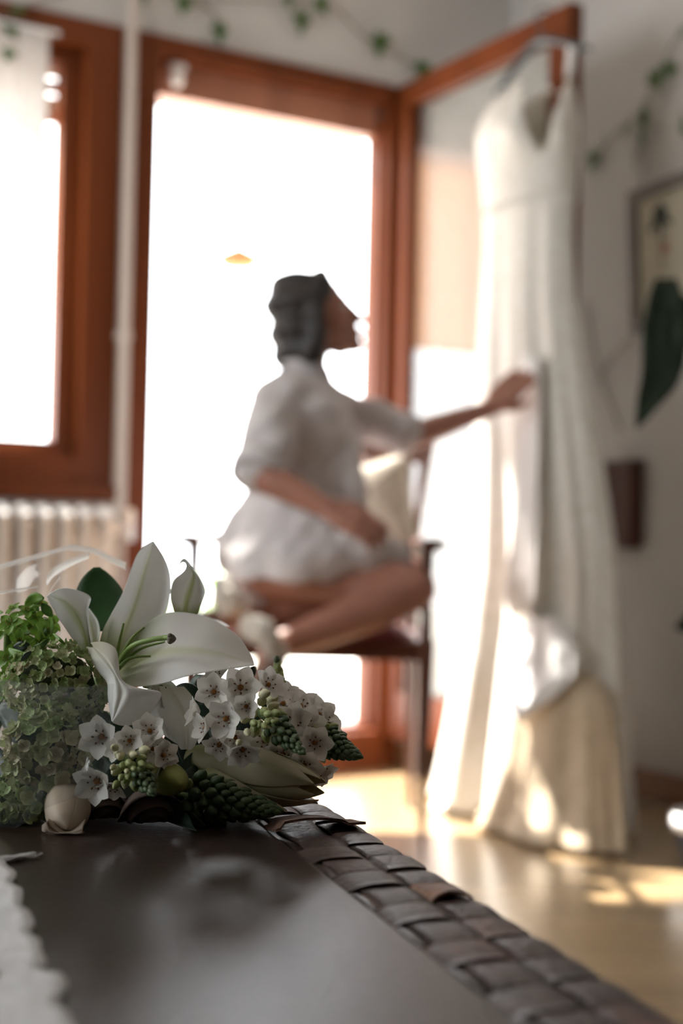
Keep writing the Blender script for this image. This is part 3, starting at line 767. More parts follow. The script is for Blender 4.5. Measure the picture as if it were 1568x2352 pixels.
for i, (px, py, dx, dy, dz, r) in enumerate([(24, 1432, -.2, .5, .8, 34), (62, 1405, .1, .8, .5, 28), (88, 1388, .5, .8, .4, 30), (18, 1512, -.3, .2, .9, 34), (14, 1556, -.2, -.1, .9, 28), (70, 1440, .1, .3, .9, 34),
        (108, 1452, .4, .4, .8, 30), (48, 1472, -.1, .1, 1, 32), (90, 1480, .2, .1, 1, 30), (30, 1400, -.4, .7, .4, 24), (-12, 1470, -.5, .2, .8, 34), (118, 1430, .6, .3, .6, 26), (58, 1500, .1, -.2, 1, 30),
        (5, 1590, -.3, -.3, .9, 26), (-20, 1420, -.3, .6, .7, 32), (45, 1440, 0, .4, .9, 26), (80, 1420, .3, .5, .8, 26), (30, 1535, 0, 0, 1, 26)]):
    Yq = .945 + .02 * jit(1)
    put('bract_rosette', ROS[i % 4], fill, mx=mx_of(at(px, py, Yq), dirc(dx, dy, dz), r / FPX * Yq, i * 1.3))
def leaf(parent, pts, hw, mname, name='leaf', label=None, fold=.15, nrm=(0, 0, 1), th=.0006):
    """leaf along pts (px, py, distance), half width in pixels, facing nrm (right, up, towards camera)"""
    M_ = cr([at(*p) for p in pts], 14); n_ = dirc(*nrm); P = []
    T = np.gradient(M_, axis=0); Yb = np.mean([p[2] for p in pts])
    for i, u in enumerate(np.linspace(0, 1, 14)):
        s = np.cross(n_, T[i]); s /= np.linalg.norm(s); k_ = hw / FPX * Yb * math.sin(PI * min(1, u * .93 + .05)) ** .75
        P.append([M_[i] + s * k_ * v + n_ * k_ * fold * v * v for v in (-1, -.5, 0, .5, 1)])
    o = part(name, MB().grid(P), mname, parent, label=label); mod(o, 'SOLIDIFY', thickness=th, offset=0); return o
for pts, hw, m_ in (([(58, 1392, .95), (80, 1374, .945), (101, 1374, .94)], 13, 'leaf_bright'), ([(96, 1386, .945), (108, 1402, .945), (120, 1416, .945)], 11, 'bract_mid'),
                    ([(66, 1410, .945), (80, 1398, .94), (90, 1402, .94)], 10, 'leaf_bright'), ([(30, 1490, .93), (52, 1484, .925), (68, 1480, .925)], 12, 'leaf_dark'),
                    ([(70, 1490, .92), (95, 1483, .915), (112, 1466, .915)], 7, 'bract_mid'), ([(48, 1518, .91), (60, 1506, .91), (72, 1496, .91)], 6, 'leaf_dark'),
                    ([(122, 1455, .925), (138, 1470, .92), (152, 1482, .918)], 4, 'leaf_bright'), ([(20, 1490, .93), (36, 1500, .925), (60, 1502, .92)], 9, 'leaf_bright'),
                    ([(118, 1420, .94), (120, 1440, .935), (116, 1462, .93)], 4, 'leaf_bright'), ([(100, 1440, .935), (104, 1450, .93), (106, 1462, .93)], 5, 'bract_mid'), ([(0, 1560, .93), (20, 1556, .925), (44, 1548, .92)], 9, 'leaf_bright')):
    leaf(fill, pts, hw, m_)

# leaves, buds, roses ---------------------------------------------------------
leaf(bq, [(228, 1450, 1.0), (232, 1400, 1.005), (226, 1350, 1.005), (222, 1303, 1.0)], 56, 'leaf_round', 'eucalyptus_leaf', 'round dark green leaf behind the open lily', .05, (0, .05, 1))
for i, (pts, hw) in enumerate([([(395, 1590, .96), (430, 1590, .95), (475, 1608, .94)], 22), ([(455, 1560, .98), (465, 1590, .98), (470, 1620, .97)], 20), ([(470, 1720, .93), (440, 1780, .92), (420, 1850, .90)], 34),
        ([(450, 1760, .92), (400, 1850, .89), (450, 1925, .855)], 30), ([(240, 1600, .955), (200, 1625, .95), (150, 1660, .94)], 36), ([(250, 1640, .95), (210, 1665, .94), (160, 1690, .93)], 30),
        ([(0, 1620, .95), (40, 1660, .94), (60, 1720, .93)], 34), ([(20, 1790, .93), (-10, 1750, .94), (-40, 1700, .95)], 30), ([(480, 1690, .945), (450, 1720, .94), (430, 1760, .93)], 40), ([(545, 1800, .95), (480, 1840, .93), (410, 1890, .90)], 34),
        ([(560, 1660, .96), (600, 1720, .955), (640, 1780, .95)], 50), ([(330, 1600, .98), (300, 1680, .97), (280, 1760, .95)], 60), ([(200, 1760, .93), (220, 1830, .92), (240, 1900, .90)], 50), ([(420, 1640, .98), (440, 1740, .97), (470, 1840, .95)], 70),
        ([(180, 1690, .95), (200, 1740, .94), (190, 1800, .93)], 40), ([(330, 1850, .89), (400, 1870, .88), (470, 1900, .87)], 28), ([(640, 1820, .95), (560, 1850, .92), (500, 1880, .89)], 26),
        ([(560, 1560, 1.0), (575, 1545, 1.0), (585, 1530, 1.0)], 12), ([(440, 1560, 1.0), (520, 1640, .99), (600, 1720, .97)], 70), ([(600, 1600, 1.0), (680, 1660, .99), (740, 1730, .97)], 45), ([(480, 1640, .97), (540, 1700, .96), (600, 1760, .95)], 45), ([(330, 1730, .925), (300, 1800, .92), (270, 1880, .90)], 62), ([(215, 1740, .94), (260, 1800, .93), (330, 1840, .92)], 45)]):
    leaf(bq, pts, hw, 'leaf_dark')  # some are added as dark backing, stopping light through gaps between flowers
def lobed_bud(name, A, B, rpx, mcol, lab, nlobe=3, open_=0.0, twist=.2, closed=True):
    """closed lily bud: overlapping tepals around an axis from A to B (px, py, distance)"""
    a, b = at(*A), at(*B); ax = b - a; L_ = np.linalg.norm(ax); ax /= L_; F3 = frame_from(ax); X, Y_ = np.array(F3.col[0]), np.array(F3.col[1])
    R_ = rpx / FPX * A[2]; root = None
    for q in range(nlobe * 2):
        inner = q % 2; a0 = q * PI / nlobe; P, Cc = [], []
        for u in np.linspace(0, 1, 16):
            rr = R_ * (math.sin(PI * min(1, .12 + (.80 if open_ or not closed else   .88) * u)) ** (.55 if closed else .7)) * (1 - (.10 if inner else 0)) + R_ * open_ * u ** 3
            row, rc = [], []
            for v in np.linspace(-1, 1, 9):
                th = a0 + v * (PI / nlobe) * (1.05 if closed else .95 * (1 - u ** 6 * .97)) + twist * u; rl = rr * (1 + .09 * math.exp(-(v / .25) ** 2) * (1 - inner) - .05 * v * v)
                row.append(a + ax * L_ * u + (X * math.cos(th) + Y_ * math.sin(th)) * rl)
                k_ = max(0, 1 - u * 1.6) * .6 + .35 * math.exp(-(v / .25) ** 2); rc.append(np.array(mcol[0]) * (1 - k_) + np.array(mcol[1]) * k_)
            P.append(row); Cc.append(rc)
        mb = MB().grid(P, 0, Cc)
        if root is None: root = part(name, mb, 'petal', bq, label=lab); o = root
        else: o = part('petal', mb, 'petal', root)
        mod(o, 'SOLIDIFY', thickness=.0008, offset=0); mod(o, 'SUBSURF', levels=1, render_levels=1)
    return root
lobed_bud('lily_bud', (362, 1772, .90), (416, 1803, .845), 36, ((.34, .36, .10), (.30, .28, .05)), 'yellow green lily bud seen from its tip', 3)
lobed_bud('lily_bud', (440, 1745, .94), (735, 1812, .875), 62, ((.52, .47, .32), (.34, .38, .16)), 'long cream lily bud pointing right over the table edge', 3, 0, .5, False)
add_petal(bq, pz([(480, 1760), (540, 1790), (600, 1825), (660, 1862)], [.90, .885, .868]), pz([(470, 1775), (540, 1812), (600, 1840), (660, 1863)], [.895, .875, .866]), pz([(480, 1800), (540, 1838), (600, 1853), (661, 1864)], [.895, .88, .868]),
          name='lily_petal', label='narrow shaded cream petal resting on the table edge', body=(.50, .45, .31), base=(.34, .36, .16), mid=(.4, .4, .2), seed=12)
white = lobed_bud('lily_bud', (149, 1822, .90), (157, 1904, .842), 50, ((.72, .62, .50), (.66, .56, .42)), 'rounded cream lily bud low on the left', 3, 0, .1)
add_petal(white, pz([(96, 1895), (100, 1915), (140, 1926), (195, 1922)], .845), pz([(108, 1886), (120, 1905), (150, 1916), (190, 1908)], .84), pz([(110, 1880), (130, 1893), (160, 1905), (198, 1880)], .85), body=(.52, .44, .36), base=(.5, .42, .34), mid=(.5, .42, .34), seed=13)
def rose(px, py, Y, rpx, lab):
    c = at(px, py, Y); R_ = rpx / FPX * Y; F3 = frame_from(dirc(.3, -.5, .8)); X, Y_, Z = [np.array(F3.col[i]) for i in range(3)]
    root = part('rose', MB().ell(c, [X * R_ * .35, Y_ * R_ * .35, Z * R_ * .6], 10, 8), 'rose', bq, label=lab)
    for k_, (rr, n_, hgt) in enumerate(((.45, 3, .75), (.65, 4, .62), (.85, 5, .45), (1.0, 5, .25))):
        for q in range(n_):
            a0 = q * 2 * PI / n_ + k_ * .7; P = []
            for u in np.linspace(0, 1, 8):
                ph = 2.5 + (1.75 - 2.0 * hgt - 2.5) * u
                P.append([c + Z * R_ * rr * .9 * math.cos(ph) + (X * math.cos(a0 + v * PI / n_ * 1.3) + Y_ * math.sin(a0 + v * PI / n_ * 1.3)) * R_ * rr * math.sin(ph) * (1 + .26 * u ** 4 - .05 * v * v) for v in np.linspace(-1, 1, 7)])
            o = part('petal', MB().grid(P), 'rose', root); mod(o, 'SOLIDIFY', thickness=.0007)
    return root
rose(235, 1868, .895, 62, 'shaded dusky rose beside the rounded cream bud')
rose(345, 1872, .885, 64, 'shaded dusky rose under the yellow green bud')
mb = MB()
for i in range(14):
    x = -60 - 10 * i
    mb.tube(cr([at(200 + 12 * i, 1640 + 14 * (i % 5), .98), at(40, 1760 + 8 * (i % 4), 1.02), at(-380, 1810 + 10 * (i % 5), 1.03)], 8), .0028, 7)
part('stems', mb, 'stem_green', bq, kind='stuff')

# clear wrapping ----------------------------------------------------------------
def sheet(rows, nu, nv, amp, seed):
    R_ = [cr([at(*p) for p in r], nu) for r in rows]
    G = np.array([cr([r[i] for r in R_], nv) for i in range(nu)])
    for i in range(nu):
        for j in range(nv):
            q = Vector((i * .35 + seed, j * .35, seed)); c1 = mnoise.cell(q * .45) * .4 + mnoise.noise(q) * .8
            G[i, j] += np.array([.3, 1, .3]) * amp * c1 * min(1, j / 3) * min(1, (nv - 1 - j) / 2 + .3)
    return G
wrap = part('cellophane_wrap', MB().grid(sheet([
    [(-160, 1340, 1.06), (0, 1297, 1.055), (80, 1275, 1.05), (165, 1252, 1.045), (212, 1259, 1.045), (288, 1294, 1.05), (330, 1345, 1.06), (390, 1430, 1.08)],
    [(-160, 1420, 1.05), (0, 1390, 1.05), (80, 1370, 1.04), (150, 1340, 1.035), (212, 1345, 1.035), (288, 1370, 1.05), (340, 1420, 1.06), (400, 1490, 1.08)],
    [(-160, 1560, 1.06), (0, 1560, 1.05), (80, 1540, 1.05), (150, 1530, 1.05), (220, 1530, 1.05), (300, 1530, 1.05), (350, 1540, 1.06), (400, 1560, 1.07)],
    [(-160, 1800, 1.04), (0, 1800, 1.03), (80, 1790, 1.02), (150, 1780, 1.02), (220, 1780, 1.02), (300, 1780, 1.02), (350, 1780, 1.02), (400, 1780, 1.02)]], 30, 22, .0035, 2)), 'cellophane', bq, True,
    label='crumpled clear cellophane standing behind the flowers')
def hem(pts, w0, w1, name='cellophane_hem_glint'):
    A = cr([at(*p) for p in pts], 24); d = np.linspace(w0, w1, 24); P = []
    for a, w in zip(A, d):
        P.append([a, a + CU * (-w) * .5 - _f * .003, a - CU * w - _f * .001])
    return part('fold', MB().grid(P), 'cellophane_hem_glint', wrap)
hem([(-160, 1340, 1.06), (0, 1296, 1.055), (80, 1274, 1.05), (163, 1251, 1.045)], .0042, .0034)
hem([(160, 1250, 1.044), (212, 1257, 1.044), (250, 1274, 1.046), (290, 1292, 1.05)], .0044, .0056)
hem([(205, 1268, 1.04), (160, 1284, 1.03), (125, 1302, 1.02), (108, 1320, 1.015)], .0045, .0080)
hem([(140, 1320, 1.012), (122, 1345, 1.01), (108, 1372, 1.005)], .002, .001)
hem([(0, 1358, 1.0), (40, 1352, 1.0), (88, 1345, 1.0)], .0022, .0012)
part('cellophane_front', MB().grid(sheet([
    [(-140, 1545, .90), (0, 1560, .888), (90, 1572, .878), (180, 1578, .872), (262, 1570, .868)],
    [(-140, 1610, .88), (0, 1620, .868), (90, 1632, .862), (180, 1640, .86), (255, 1625, .86)],
    [(-140, 1690, .865), (0, 1700, .852), (90, 1720, .848), (170, 1715, .848), (250, 1705, .85)],
    [(-140, 1800, .85), (0, 1800, .842), (60, 1812, .84), (140, 1800, .84), (235, 1780, .842)],
    [(-140, 1905, .86), (0, 1900, .848), (40, 1900, .846), (100, 1860, .842), (180, 1830, .842)]], 30, 26, .005, 9)), 'cellophane_front', wrap, True, label='clear film lying over the hydrangeas')

# ================================================================== THE ARMCHAIR
mat('dark_wood', (.085, .026, .014), .35, .3, 8, stretch=(1, 1, .15), coat=.2)
mat('red_velvet', (.16, .010, .008), .8, .2, 60, sheen=.1)
mat('cushion_linen', (.38, .34, .28), .95, .1, 60, .4, 200)
YF, YB = 3.24, 3.80
def cx(px, Y, z):
    """point over pixel column px at distance Y and height z"""
    p = at(px, 1245, Y); return np.array([p[0], Y, z])
XR, XL = cx(983, YF, 0)[0], cx(447, YF, 0)[0]
BXR, BXL = cx(952, YB, 0)[0], cx(612, YB, 0)[0]
chair = thing('armchair', ((XR + XL) / 2, 3.5, 0), 'dark wooden armchair with a red seat, under the seated woman', 'chair')
def post(pts, rad, name='leg', **kw):
    part(name, MB().tube(cr(pts, 18), np.interp(np.linspace(0, 1, 18), np.linspace(0, 1, len(rad)), rad), 10), 'dark_wood', chair, **kw)
for X in (XL, XR):
    post([(X, YF, 0), (X - .002, YF, .22), (X, YF, .45), (X, YF, .495)], [.006, .012, .019, .022])
    s = 1 if X == XR else -1
    bx = BXR if s > 0 else BXL
    post([(bx + .005 * s, YB + .02, 0), (bx, YB, .25), (bx, YB - .005, .48)], [.010, .015, .018])
    post([(X, YF, .49), (X, YF + .005, .60), (X, YF, .712)], [.016, .0125, .016], 'arm_support')
    arm = [(X + .012 * s, YF - .02, .718), (X + .004 * s, YF + .06, .718), (X - .006 * s, YF + .3, .722), (bx + .002 * s, YB - .02, .735)]
    A = cr(arm, 20); mb = MB(); w = np.interp(np.linspace(0, 1, 20), [0, .1, .4, 1], [.030, .028, .017, .014])
    mb.grid([[a + np.array([w[i] * math.cos(t), 0, .015 * math.sin(t)]) for t in np.arange(10) * 2 * PI / 10] for i, a in enumerate(A)], close_v=True)
    b = 0; mb.f += [tuple(range(9, -1, -1)), tuple(19 * 10 + j for j in range(10))]; mb.mi += [0, 0]
    part('armrest', mb, 'dark_wood', chair)
    post([(bx, YB - .005, .47), (bx - .004 * s, YB + .0, .62), (bx + .010 * s, YB + .03, .80), (bx + .036 * s, YB + .06, 1.0)], [.017, .012, .014, .020], 'back_post')
mb = MB()
A = cr([(BXL - .045, YB + .06, .965), (BXL + .08, YB + .085, .992), ((BXL + BXR) / 2, YB + .09, 1.0), (BXR - .08, YB + .085, .992), (BXR + .045, YB + .06, .975)], 24)
mb.grid([[a + np.array([0, .013 * math.cos(t), .040 * math.sin(t)]) for t in np.arange(10) * 2 * PI / 10] for a in A], close_v=True)
part('crest_rail', mb, 'dark_wood', chair)
A = cr([(BXL, YB, .62), ((BXL + BXR) / 2, YB + .03, .60), (BXR, YB, .62)], 14); part('lower_rail', MB().tube(A, .014, 8), 'dark_wood', chair)
for f_ in (.3, .5, .7):
    x = BXL + (BXR - BXL) * f_
    part('back_splat', MB().tube(cr([(x, YB + .025, .60), (x, YB + .04, .8), (x, YB + .085, 1.0)], 10), .013, 8, flat=.5), 'dark_wood', chair)
for a, b in (((XL, YF, .47), (XR, YF, .47)), ((BXL, YB, .47), (BXR, YB, .47)), ((XL, YF, .47), (BXL, YB, .47)), ((XR, YF, .47), (BXR, YB, .47))):
    a, b = np.array(a), np.array(b); d = (b - a) / np.linalg.norm(b - a); n_ = np.array([-d[1], d[0], 0])
    part('seat_rail', MB().box((a + b) / 2, d, n_, (0, 0, 1), np.linalg.norm(b - a) / 2, .015, .022, bev=.004), 'dark_wood', chair, False)
P = []
for i, u in enumerate(np.linspace(0, 1, 16)):
    row = []
    for v in np.linspace(0, 1, 16):
        xl, xr = XL + (BXL - XL) * v, XR + (BXR - XR) * v
        e = min(1, min(u, 1 - u) * 9) ** .5 * min(1, min(v, 1 - v) * 9) ** .5
        row.append((xl + .012 + (xr - xl - .024) * u, YF + .004 + (YB - YF - .02) * v, .482 + .030 * e + .046 * math.sin(PI * u) * math.sin(PI * v)))
    P.append(row)
o = part('seat', MB().grid(P), 'red_velvet', chair); mod(o, 'SOLIDIFY', thickness=.012, offset=-1)

# cream cushion leaning on the chair back
C4 = [at(772, 1082, 3.73), at(932, 1036, 3.76), at(966, 1290, 3.62), at(790, 1335, 3.60)]
P1, P2 = [], []
nrm = np.cross(C4[1] - C4[0], C4[3] - C4[0]); nrm /= np.linalg.norm(nrm)
if nrm[1] > 0: nrm = -nrm
for u in np.linspace(0, 1, 18):
    a, b = [], []
    for v in np.linspace(0, 1, 18):
        p = (C4[0] * (1 - u) + C4[1] * u) * (1 - v) + (C4[3] * (1 - u) + C4[2] * u) * v
        ctr = sum(C4) / 4; pin = .10 * (math.sin(PI * u) * (1 - math.sin(PI * v)) + math.sin(PI * v) * (1 - math.sin(PI * u))); p = p + (ctr - p) * pin * .5
        h = .052 * (math.sin(PI * u) * math.sin(PI * v)) ** .45
        a.append(p + nrm * h); b.append(p - nrm * h)
    P1.append(a); P2.append(b[::1])
mb = MB().grid(P1).grid([r[::-1] for r in P2])
cush = thing('cushion', tuple(np.array([sum(C4)[0] / 4, sum(C4)[1] / 4, min(c[2] for c in C4)])), 'cream linen cushion leaning on the armchair back behind the woman', 'cushion')
o = part('cover', mb, 'cushion_linen', cush); mod(o, 'WELD', merge_threshold=.0005)
part('piping', MB().tube(np.array([r[0] for r in P1] + [P1[-1][j] for j in range(18)] + [r[-1] for r in P1[::-1]] + [P1[0][j] for j in range(17, -1, -1)]), .004, 6), 'cushion_linen', cush)

# ================================================================== THE WOMAN
mat('skin', (.33, .145, .10), .5, .08, 14, sss=.12)
mat('skin_lip', (.36, .11, .09), .45)
mat('eye_white', (.7, .68, .65), .2)
mat('iris', (.05, .03, .02), .2)
mat('hair', (.018, .013, .012), .5, .4, 40, .6, 200, stretch=(1, 1, .2))
mat('shirt', (.60, .56, .565), .85, .05, 30, .15, 120, transl=.12)
mat('fluff', (.58, .52, .45), .95, .15, 90, 1.0, 220, sheen=.4)
mat('slipper_sole', (.20, .12, .09), .8)
wm = thing('person', tuple(at(640, 1420, 3.38) * np.array([1, 1, 0]) + np.array([0, 0, .505])), 'woman in a white shirt kneeling sideways on the armchair, touching the dress', 'person')
FX = np.array([.985, .17, 0]); FX /= np.linalg.norm(FX); SX = np.array([-FX[1], FX[0], 0]); UZ = np.array([0, 0, 1.0])   # her front, her left, up
tilt = math.radians(13); HF = FX * math.cos(tilt) + UZ * math.sin(tilt); HU = UZ * math.cos(tilt) - FX * math.sin(tilt)
hc = at(716, 722, 3.40)                                            # middle of the skull
def H(f, s, u): return hc + HF * f + SX * s + HU * u
mb = MB()
# head
mb.ell(H(-.006, 0, .018), [HF * .092, SX * .074, HU * .088], 24, 16)
mb.ell(H(.036, 0, -.030), [HF * .056, SX * .058, HU * .074], 20, 14)
mb.limb([H(.055, 0, -.078), H(.090, 0, -.094)], [.036, .021])
for s_ in (-1, 1):
    mb.limb([H(-.01, .050 * s_, -.055), H(.045, .030 * s_, -.086)], [.020, .020])
    mb.ell(H(.070, .034 * s_, -.026), [HF * .022, SX * .022, HU * .020], 12, 8)                 # cheek
    mb.limb([H(.083, .012 * s_, .022), H(.074, .046 * s_, .016)], [.010, .009])                  # brow
    mb.ell(H(-.012, .074 * s_, -.016), [HF * .018 + HU * .004, SX * .007, HU * .030], 12, 8)     # ear
mb.limb([H(.090, 0, .012), H(.104, 0, -.012), H(.117, 0, -.034)], [.010, .0115, .0125])           # nose
for s_ in (-1, 1): mb.sph(H(.105, .011 * s_, -.036), .0085)
mb.limb([H(.094, .014, -.058), H(.106, 0, -.057), H(.094, -.014, -.058)], [.006, .0075, .006])
mb.limb([H(.092, .013, -.069), H(.105, 0, -.070), H(.092, -.013, -.069)], [.006, .0085, .006])
# neck, trunk
neck0 = at(700, 872, 3.42)
mb.limb([H(-.022, 0, -.070), neck0 + UZ * .02, neck0 - UZ * .03], [.052, .050, .058])
def ring_loft(rows, n=22):
    """rows of (px, py, Y, half depth front-back, half width side to side)"""
    L_ = []
    for px, py, Y, a, b in rows:
        c = at(px, py, Y); L_.append([c + FX * a * math.cos(t) + SX * b * math.sin(t) for t in np.arange(n) * 2 * PI / n])
    m0 = mb.n; mb.grid(L_, close_v=True); k_ = len(rows)
    mb.f += [tuple(m0 + j for j in range(n - 1, -1, -1)), tuple(m0 + (k_ - 1) * n + j for j in range(n))]; mb.mi += [0, 0]
ring_loft([(690, 895, 3.41, .05, .10), (690, 925, 3.41, .085, .165), (700, 985, 3.41, .105, .155), (700, 1060, 3.41, .10, .135), (685, 1130, 3.41, .095, .125), (665, 1200, 3.40, .110, .155), (640, 1260, 3.39, .125, .175), (630, 1310, 3.38, .125, .175), (630, 1350, 3.38, .10, .15)])
S_R, S_L = at(648, 925, 3.26), at(738, 930, 3.56)
E_R, W_R = at(585, 1082, 3.13), at(752, 1168, 3.08)
E_L, W_L = at(945, 1002, 3.50), at(1125, 938, 3.56)
mb.limb([S_R, (S_R + E_R) / 2, E_R], [.054, .046, .037]).limb([E_R, E_R * .7 + W_R * .3, W_R], [.037, .037, .024])
mb.limb([S_L, (S_L + E_L) / 2, E_L], [.052, .044, .036]).limb([E_L, E_L * .7 + W_L * .3, W_L], [.036, .035, .023])
# legs folded to the side
HR_, HL_ = at(640, 1300, 3.30), at(650, 1290, 3.50)
K_R, A_R = at(948, 1352, 3.24), at(640, 1484, 3.09)
K_L, A_L = at(930, 1322, 3.44), at(595, 1425, 3.28)
mb.limb([HR_, HR_ * .5 + K_R * .5, K_R], [.088, .072, .056]).limb([K_R, K_R * .68 + A_R * .32 - UZ * .006, A_R], [.054, .054, .031])
mb.limb([HL_, HL_ * .5 + K_L * .5, K_L], [.086, .070, .054]).limb([K_L, K_L * .68 + A_L * .32, A_L], [.052, .050, .031])
T_R, T_L2 = at(594, 1562, 3.00), at(505, 1412, 3.20)
def foot(A, T):
    d = (T - A) / np.linalg.norm(T - A); s = np.cross(d, [0, 0, 1.0]); s /= np.linalg.norm(s); back = np.cross(s, d)
    mb.limb([A, A + d * .06, T - d * .03], [.031, .033, .024])
    mb.sph(A - d * .012 + (-back if back[2] > 0 else back) * .012, .030)
    for i, (w, L_, r) in enumerate(((-.030, .040, .012), (-.013, .034, .009), (0, .031, .0085), (.013, .027, .008), (.025, .020, .0075))):
        b = T - d * .035 + s * w; mb.limb([b, b + d * L_ * .6, b + d * L_ + (back if back[2] < 0 else -back) * .004], [r * 1.1, r, r * .9])
foot(A_R, T_R); foot(A_L, T_L2)
def hand(Wp, d, up, thumb, curl, lens=(.066, .074, .070, .055), pr=.0125):
    """palm, four bent fingers of unequal length and a thumb from the side of the palm"""
    d = np.asarray(d, float); d /= np.linalg.norm(d); up = np.asarray(up, float); up = up - d * np.dot(up, d); up /= np.linalg.norm(up); s = np.cross(d, up) * thumb
    for w in (-.024, -.008, .008, .024): mb.limb([Wp + d * .004 + s * w * .5, Wp + d * .045 + s * w, Wp + d * .078 + s * w * 1.15], [.016, .0145, .0125])
    for i, (w, L_) in enumerate(zip((.030, .0105, -.0095, -.0285), lens)):
        p = Wp + d * .080 + s * w; a = 0; pts = [p]
        for k_, f_ in enumerate((.45, .32, .23)):
            a += curl * (.5 + .3 * k_ + .08 * i); p = p + (d * math.cos(a) - up * math.sin(a) + s * w * 1.6) * L_ * f_; pts.append(p)
        mb.limb(pts, [.0098, .0090, .0082, .0070], 10)
    b = Wp + d * .022 + s * .024
    mb.limb([b, b + d * .022 + s * .024 - up * .008, b + d * .048 + s * .030 - up * .016, b + d * .070 + s * .026 - up * .022], [.0145, .0115, .0098, .0080], 10)
hand(W_R, at(852, 1214, 3.06) - W_R, np.array([0.1, -.75, .65]), -1, .35)
hand(W_L, at(1214, 846, 3.615) - W_L, np.array([-.35, -.80, .25]), 1, .10, (.078, .086, .082, .066))
body = organic('body', mb, 'skin', wm, .0048, 5)
for s_ in (-1, 1):
    eyes = MB(); eyes.sph(H(.0775, .031 * s_, .002), .0100, 0).sph(H(.0825, .0305 * s_, .0025), .0062, 1)
    part('eye', eyes, ['eye_white', 'iris'], wm)
part('lips', MB().limb([H(.099, .016, -.0585), H(.1125, 0, -.0575), H(.099, -.016, -.0585)], [.0035, .005, .0035]).limb([H(.097, .014, -.0695), H(.1125, 0, -.0705), H(.097, -.014, -.0695)], [.0035, .0052, .0035]), 'skin_lip', wm)
hb = MB()
hb.ell(H(-.018, 0, .028), [HF * .094, SX * .083, HU * .089], 24, 16)
hb.ell(H(-.052, 0, -.040), [HF * .062, SX * .082, HU * .085], 20, 14)
hb.limb([H(-.075, 0, -.075), H(-.062, 0, -.105), H(-.048, 0, -.118)], [.046, .042, .030])
hb.limb([H(.030, -.050, .060), H(.000, -.074, .020), H(-.012, -.078, -.045), H(-.030, -.062, -.100)], [.030, .022, .028, .030])
hb.limb([H(.030, .050, .060), H(.000, .074, .020), H(-.012, .078, -.045), H(-.030, .062, -.100)], [.030, .022, .028, .030])
hb.limb([H(.040, .030, .080), H(.036, -.02, .084), H(.026, -.05, .070)], [.022, .024, .022])
hb.ell(H(-.030, 0, .088), [HF * .055, SX * .05, HU * .030], 16, 10)
organic('hair', hb, 'hair', wm, .006, 6, lambda V: np.array([.0040 * mnoise.noise(Vector((p[0] * 30, p[1] * 30, p[2] * 12))) + .0045 * math.sin(p[2] * 95 + p[1] * 20) * (p[0] < hc[0]) for p in V]))
# shirt
main_mb, mb = mb, MB()
ring_loft([(700, 850, 3.41, .056, .060), (697, 872, 3.41, .066, .085), (690, 900, 3.41, .095, .165), (688, 945, 3.41, .122, .205), (698, 1000, 3.41, .134, .195), (703, 1070, 3.41, .138, .175), (694, 1130, 3.40, .142, .175), (686, 1190, 3.39, .158, .195), (690, 1240, 3.38, .182, .215), (705, 1275, 3.37, .205, .225), (690, 1305, 3.365, .185, .215), (655, 1330, 3.36, .140, .200)])
mb.limb([S_R, S_R * .45 + E_R * .55, E_R * .98 + S_R * .02], [.070, .068, .055]).limb([S_L, S_L * .45 + E_L * .55, E_L * .94 + S_L * .06], [.064, .060, .046])
mb.limb([at(790, 1000, 3.3), at(812, 1100, 3.28), at(815, 1190, 3.25)], [.020, .030, .024])
mb.limb([at(720, 1265, 3.26), at(830, 1262, 3.25), at(915, 1278, 3.27)], [.075, .066, .030]).limb([at(720, 1255, 3.5), at(830, 1262, 3.48), at(905, 1280, 3.46)], [.07, .062, .030])
mb.limb([at(575, 1215, 3.36), at(548, 1270, 3.34), at(560, 1325, 3.34), at(640, 1335, 3.30)], [.07, .06, .045, .04]).limb([at(552, 1330, 3.33), at(600, 1368, 3.32), at(650, 1385, 3.32)], [.042, .046, .03])
shirt = organic('shirt', mb, 'shirt', wm, .007, 7, lambda V: np.array([.017 * mnoise.noise(Vector((p[0] * 9 + p[2] * 5, p[1] * 8, p[2] * 7))) + .008 * mnoise.noise(Vector((p[0] * 22 - p[2] * 14, p[1] * 20, p[2] * 16))) for p in V]))
cl = MB()
for k_, (a, z) in enumerate(((.060, .0), (.066, .016), (.070, .026))): pass
cc = at(698, 846, 3.41)
rows = []
for k_, (ra, rb, dz) in enumerate(((.058, .062, -.02), (.056, .060, .018), (.058, .062, .026), (.068, .074, .006), (.074, .082, -.012))):
    rows.append([cc + FX * ra * math.cos(t) + SX * rb * math.sin(t) + UZ * (dz - .020 * math.cos(t)) for t in np.linspace(.35, 2 * PI - .35, 30)])
o = part('collar', MB().grid(rows), 'shirt', shirt); mod(o, 'SOLIDIFY', thickness=.003)
def cuff(A, B, r, Lc):
    d = (A - B) / np.linalg.norm(A - B); c = MB().tube([A - d * Lc * .5, A - d * Lc * .15, A + d * Lc * .15, A + d * Lc * .5], [r * .97, r, r, r * .97], 20, cap=False)
    o = part('cuff', c, 'shirt', shirt); mod(o, 'SOLIDIFY', thickness=.004)
cuff(E_R * .96 + S_R * .04 + (W_R - E_R) * .04, S_R, .061, .045); cuff(E_L * .93 + S_L * .07, S_L, .050, .04)
def fluffy(pts, rad, sole):
    f_ = MB().limb([at(*p) for p in pts], rad)
    sl = organic('slipper', f_, 'fluff', wm, .006, 2, lambda V: np.array([.010 * mnoise.noise(Vector(tuple(p * 60))) + .007 * mnoise.noise(Vector(tuple(p * 130))) for p in V]))
    sl['label'] = 'fluffy cream slipper'
    part('sole', MB().limb([at(*p) for p in sole], [.020, .026, .022]), 'slipper_sole', sl)
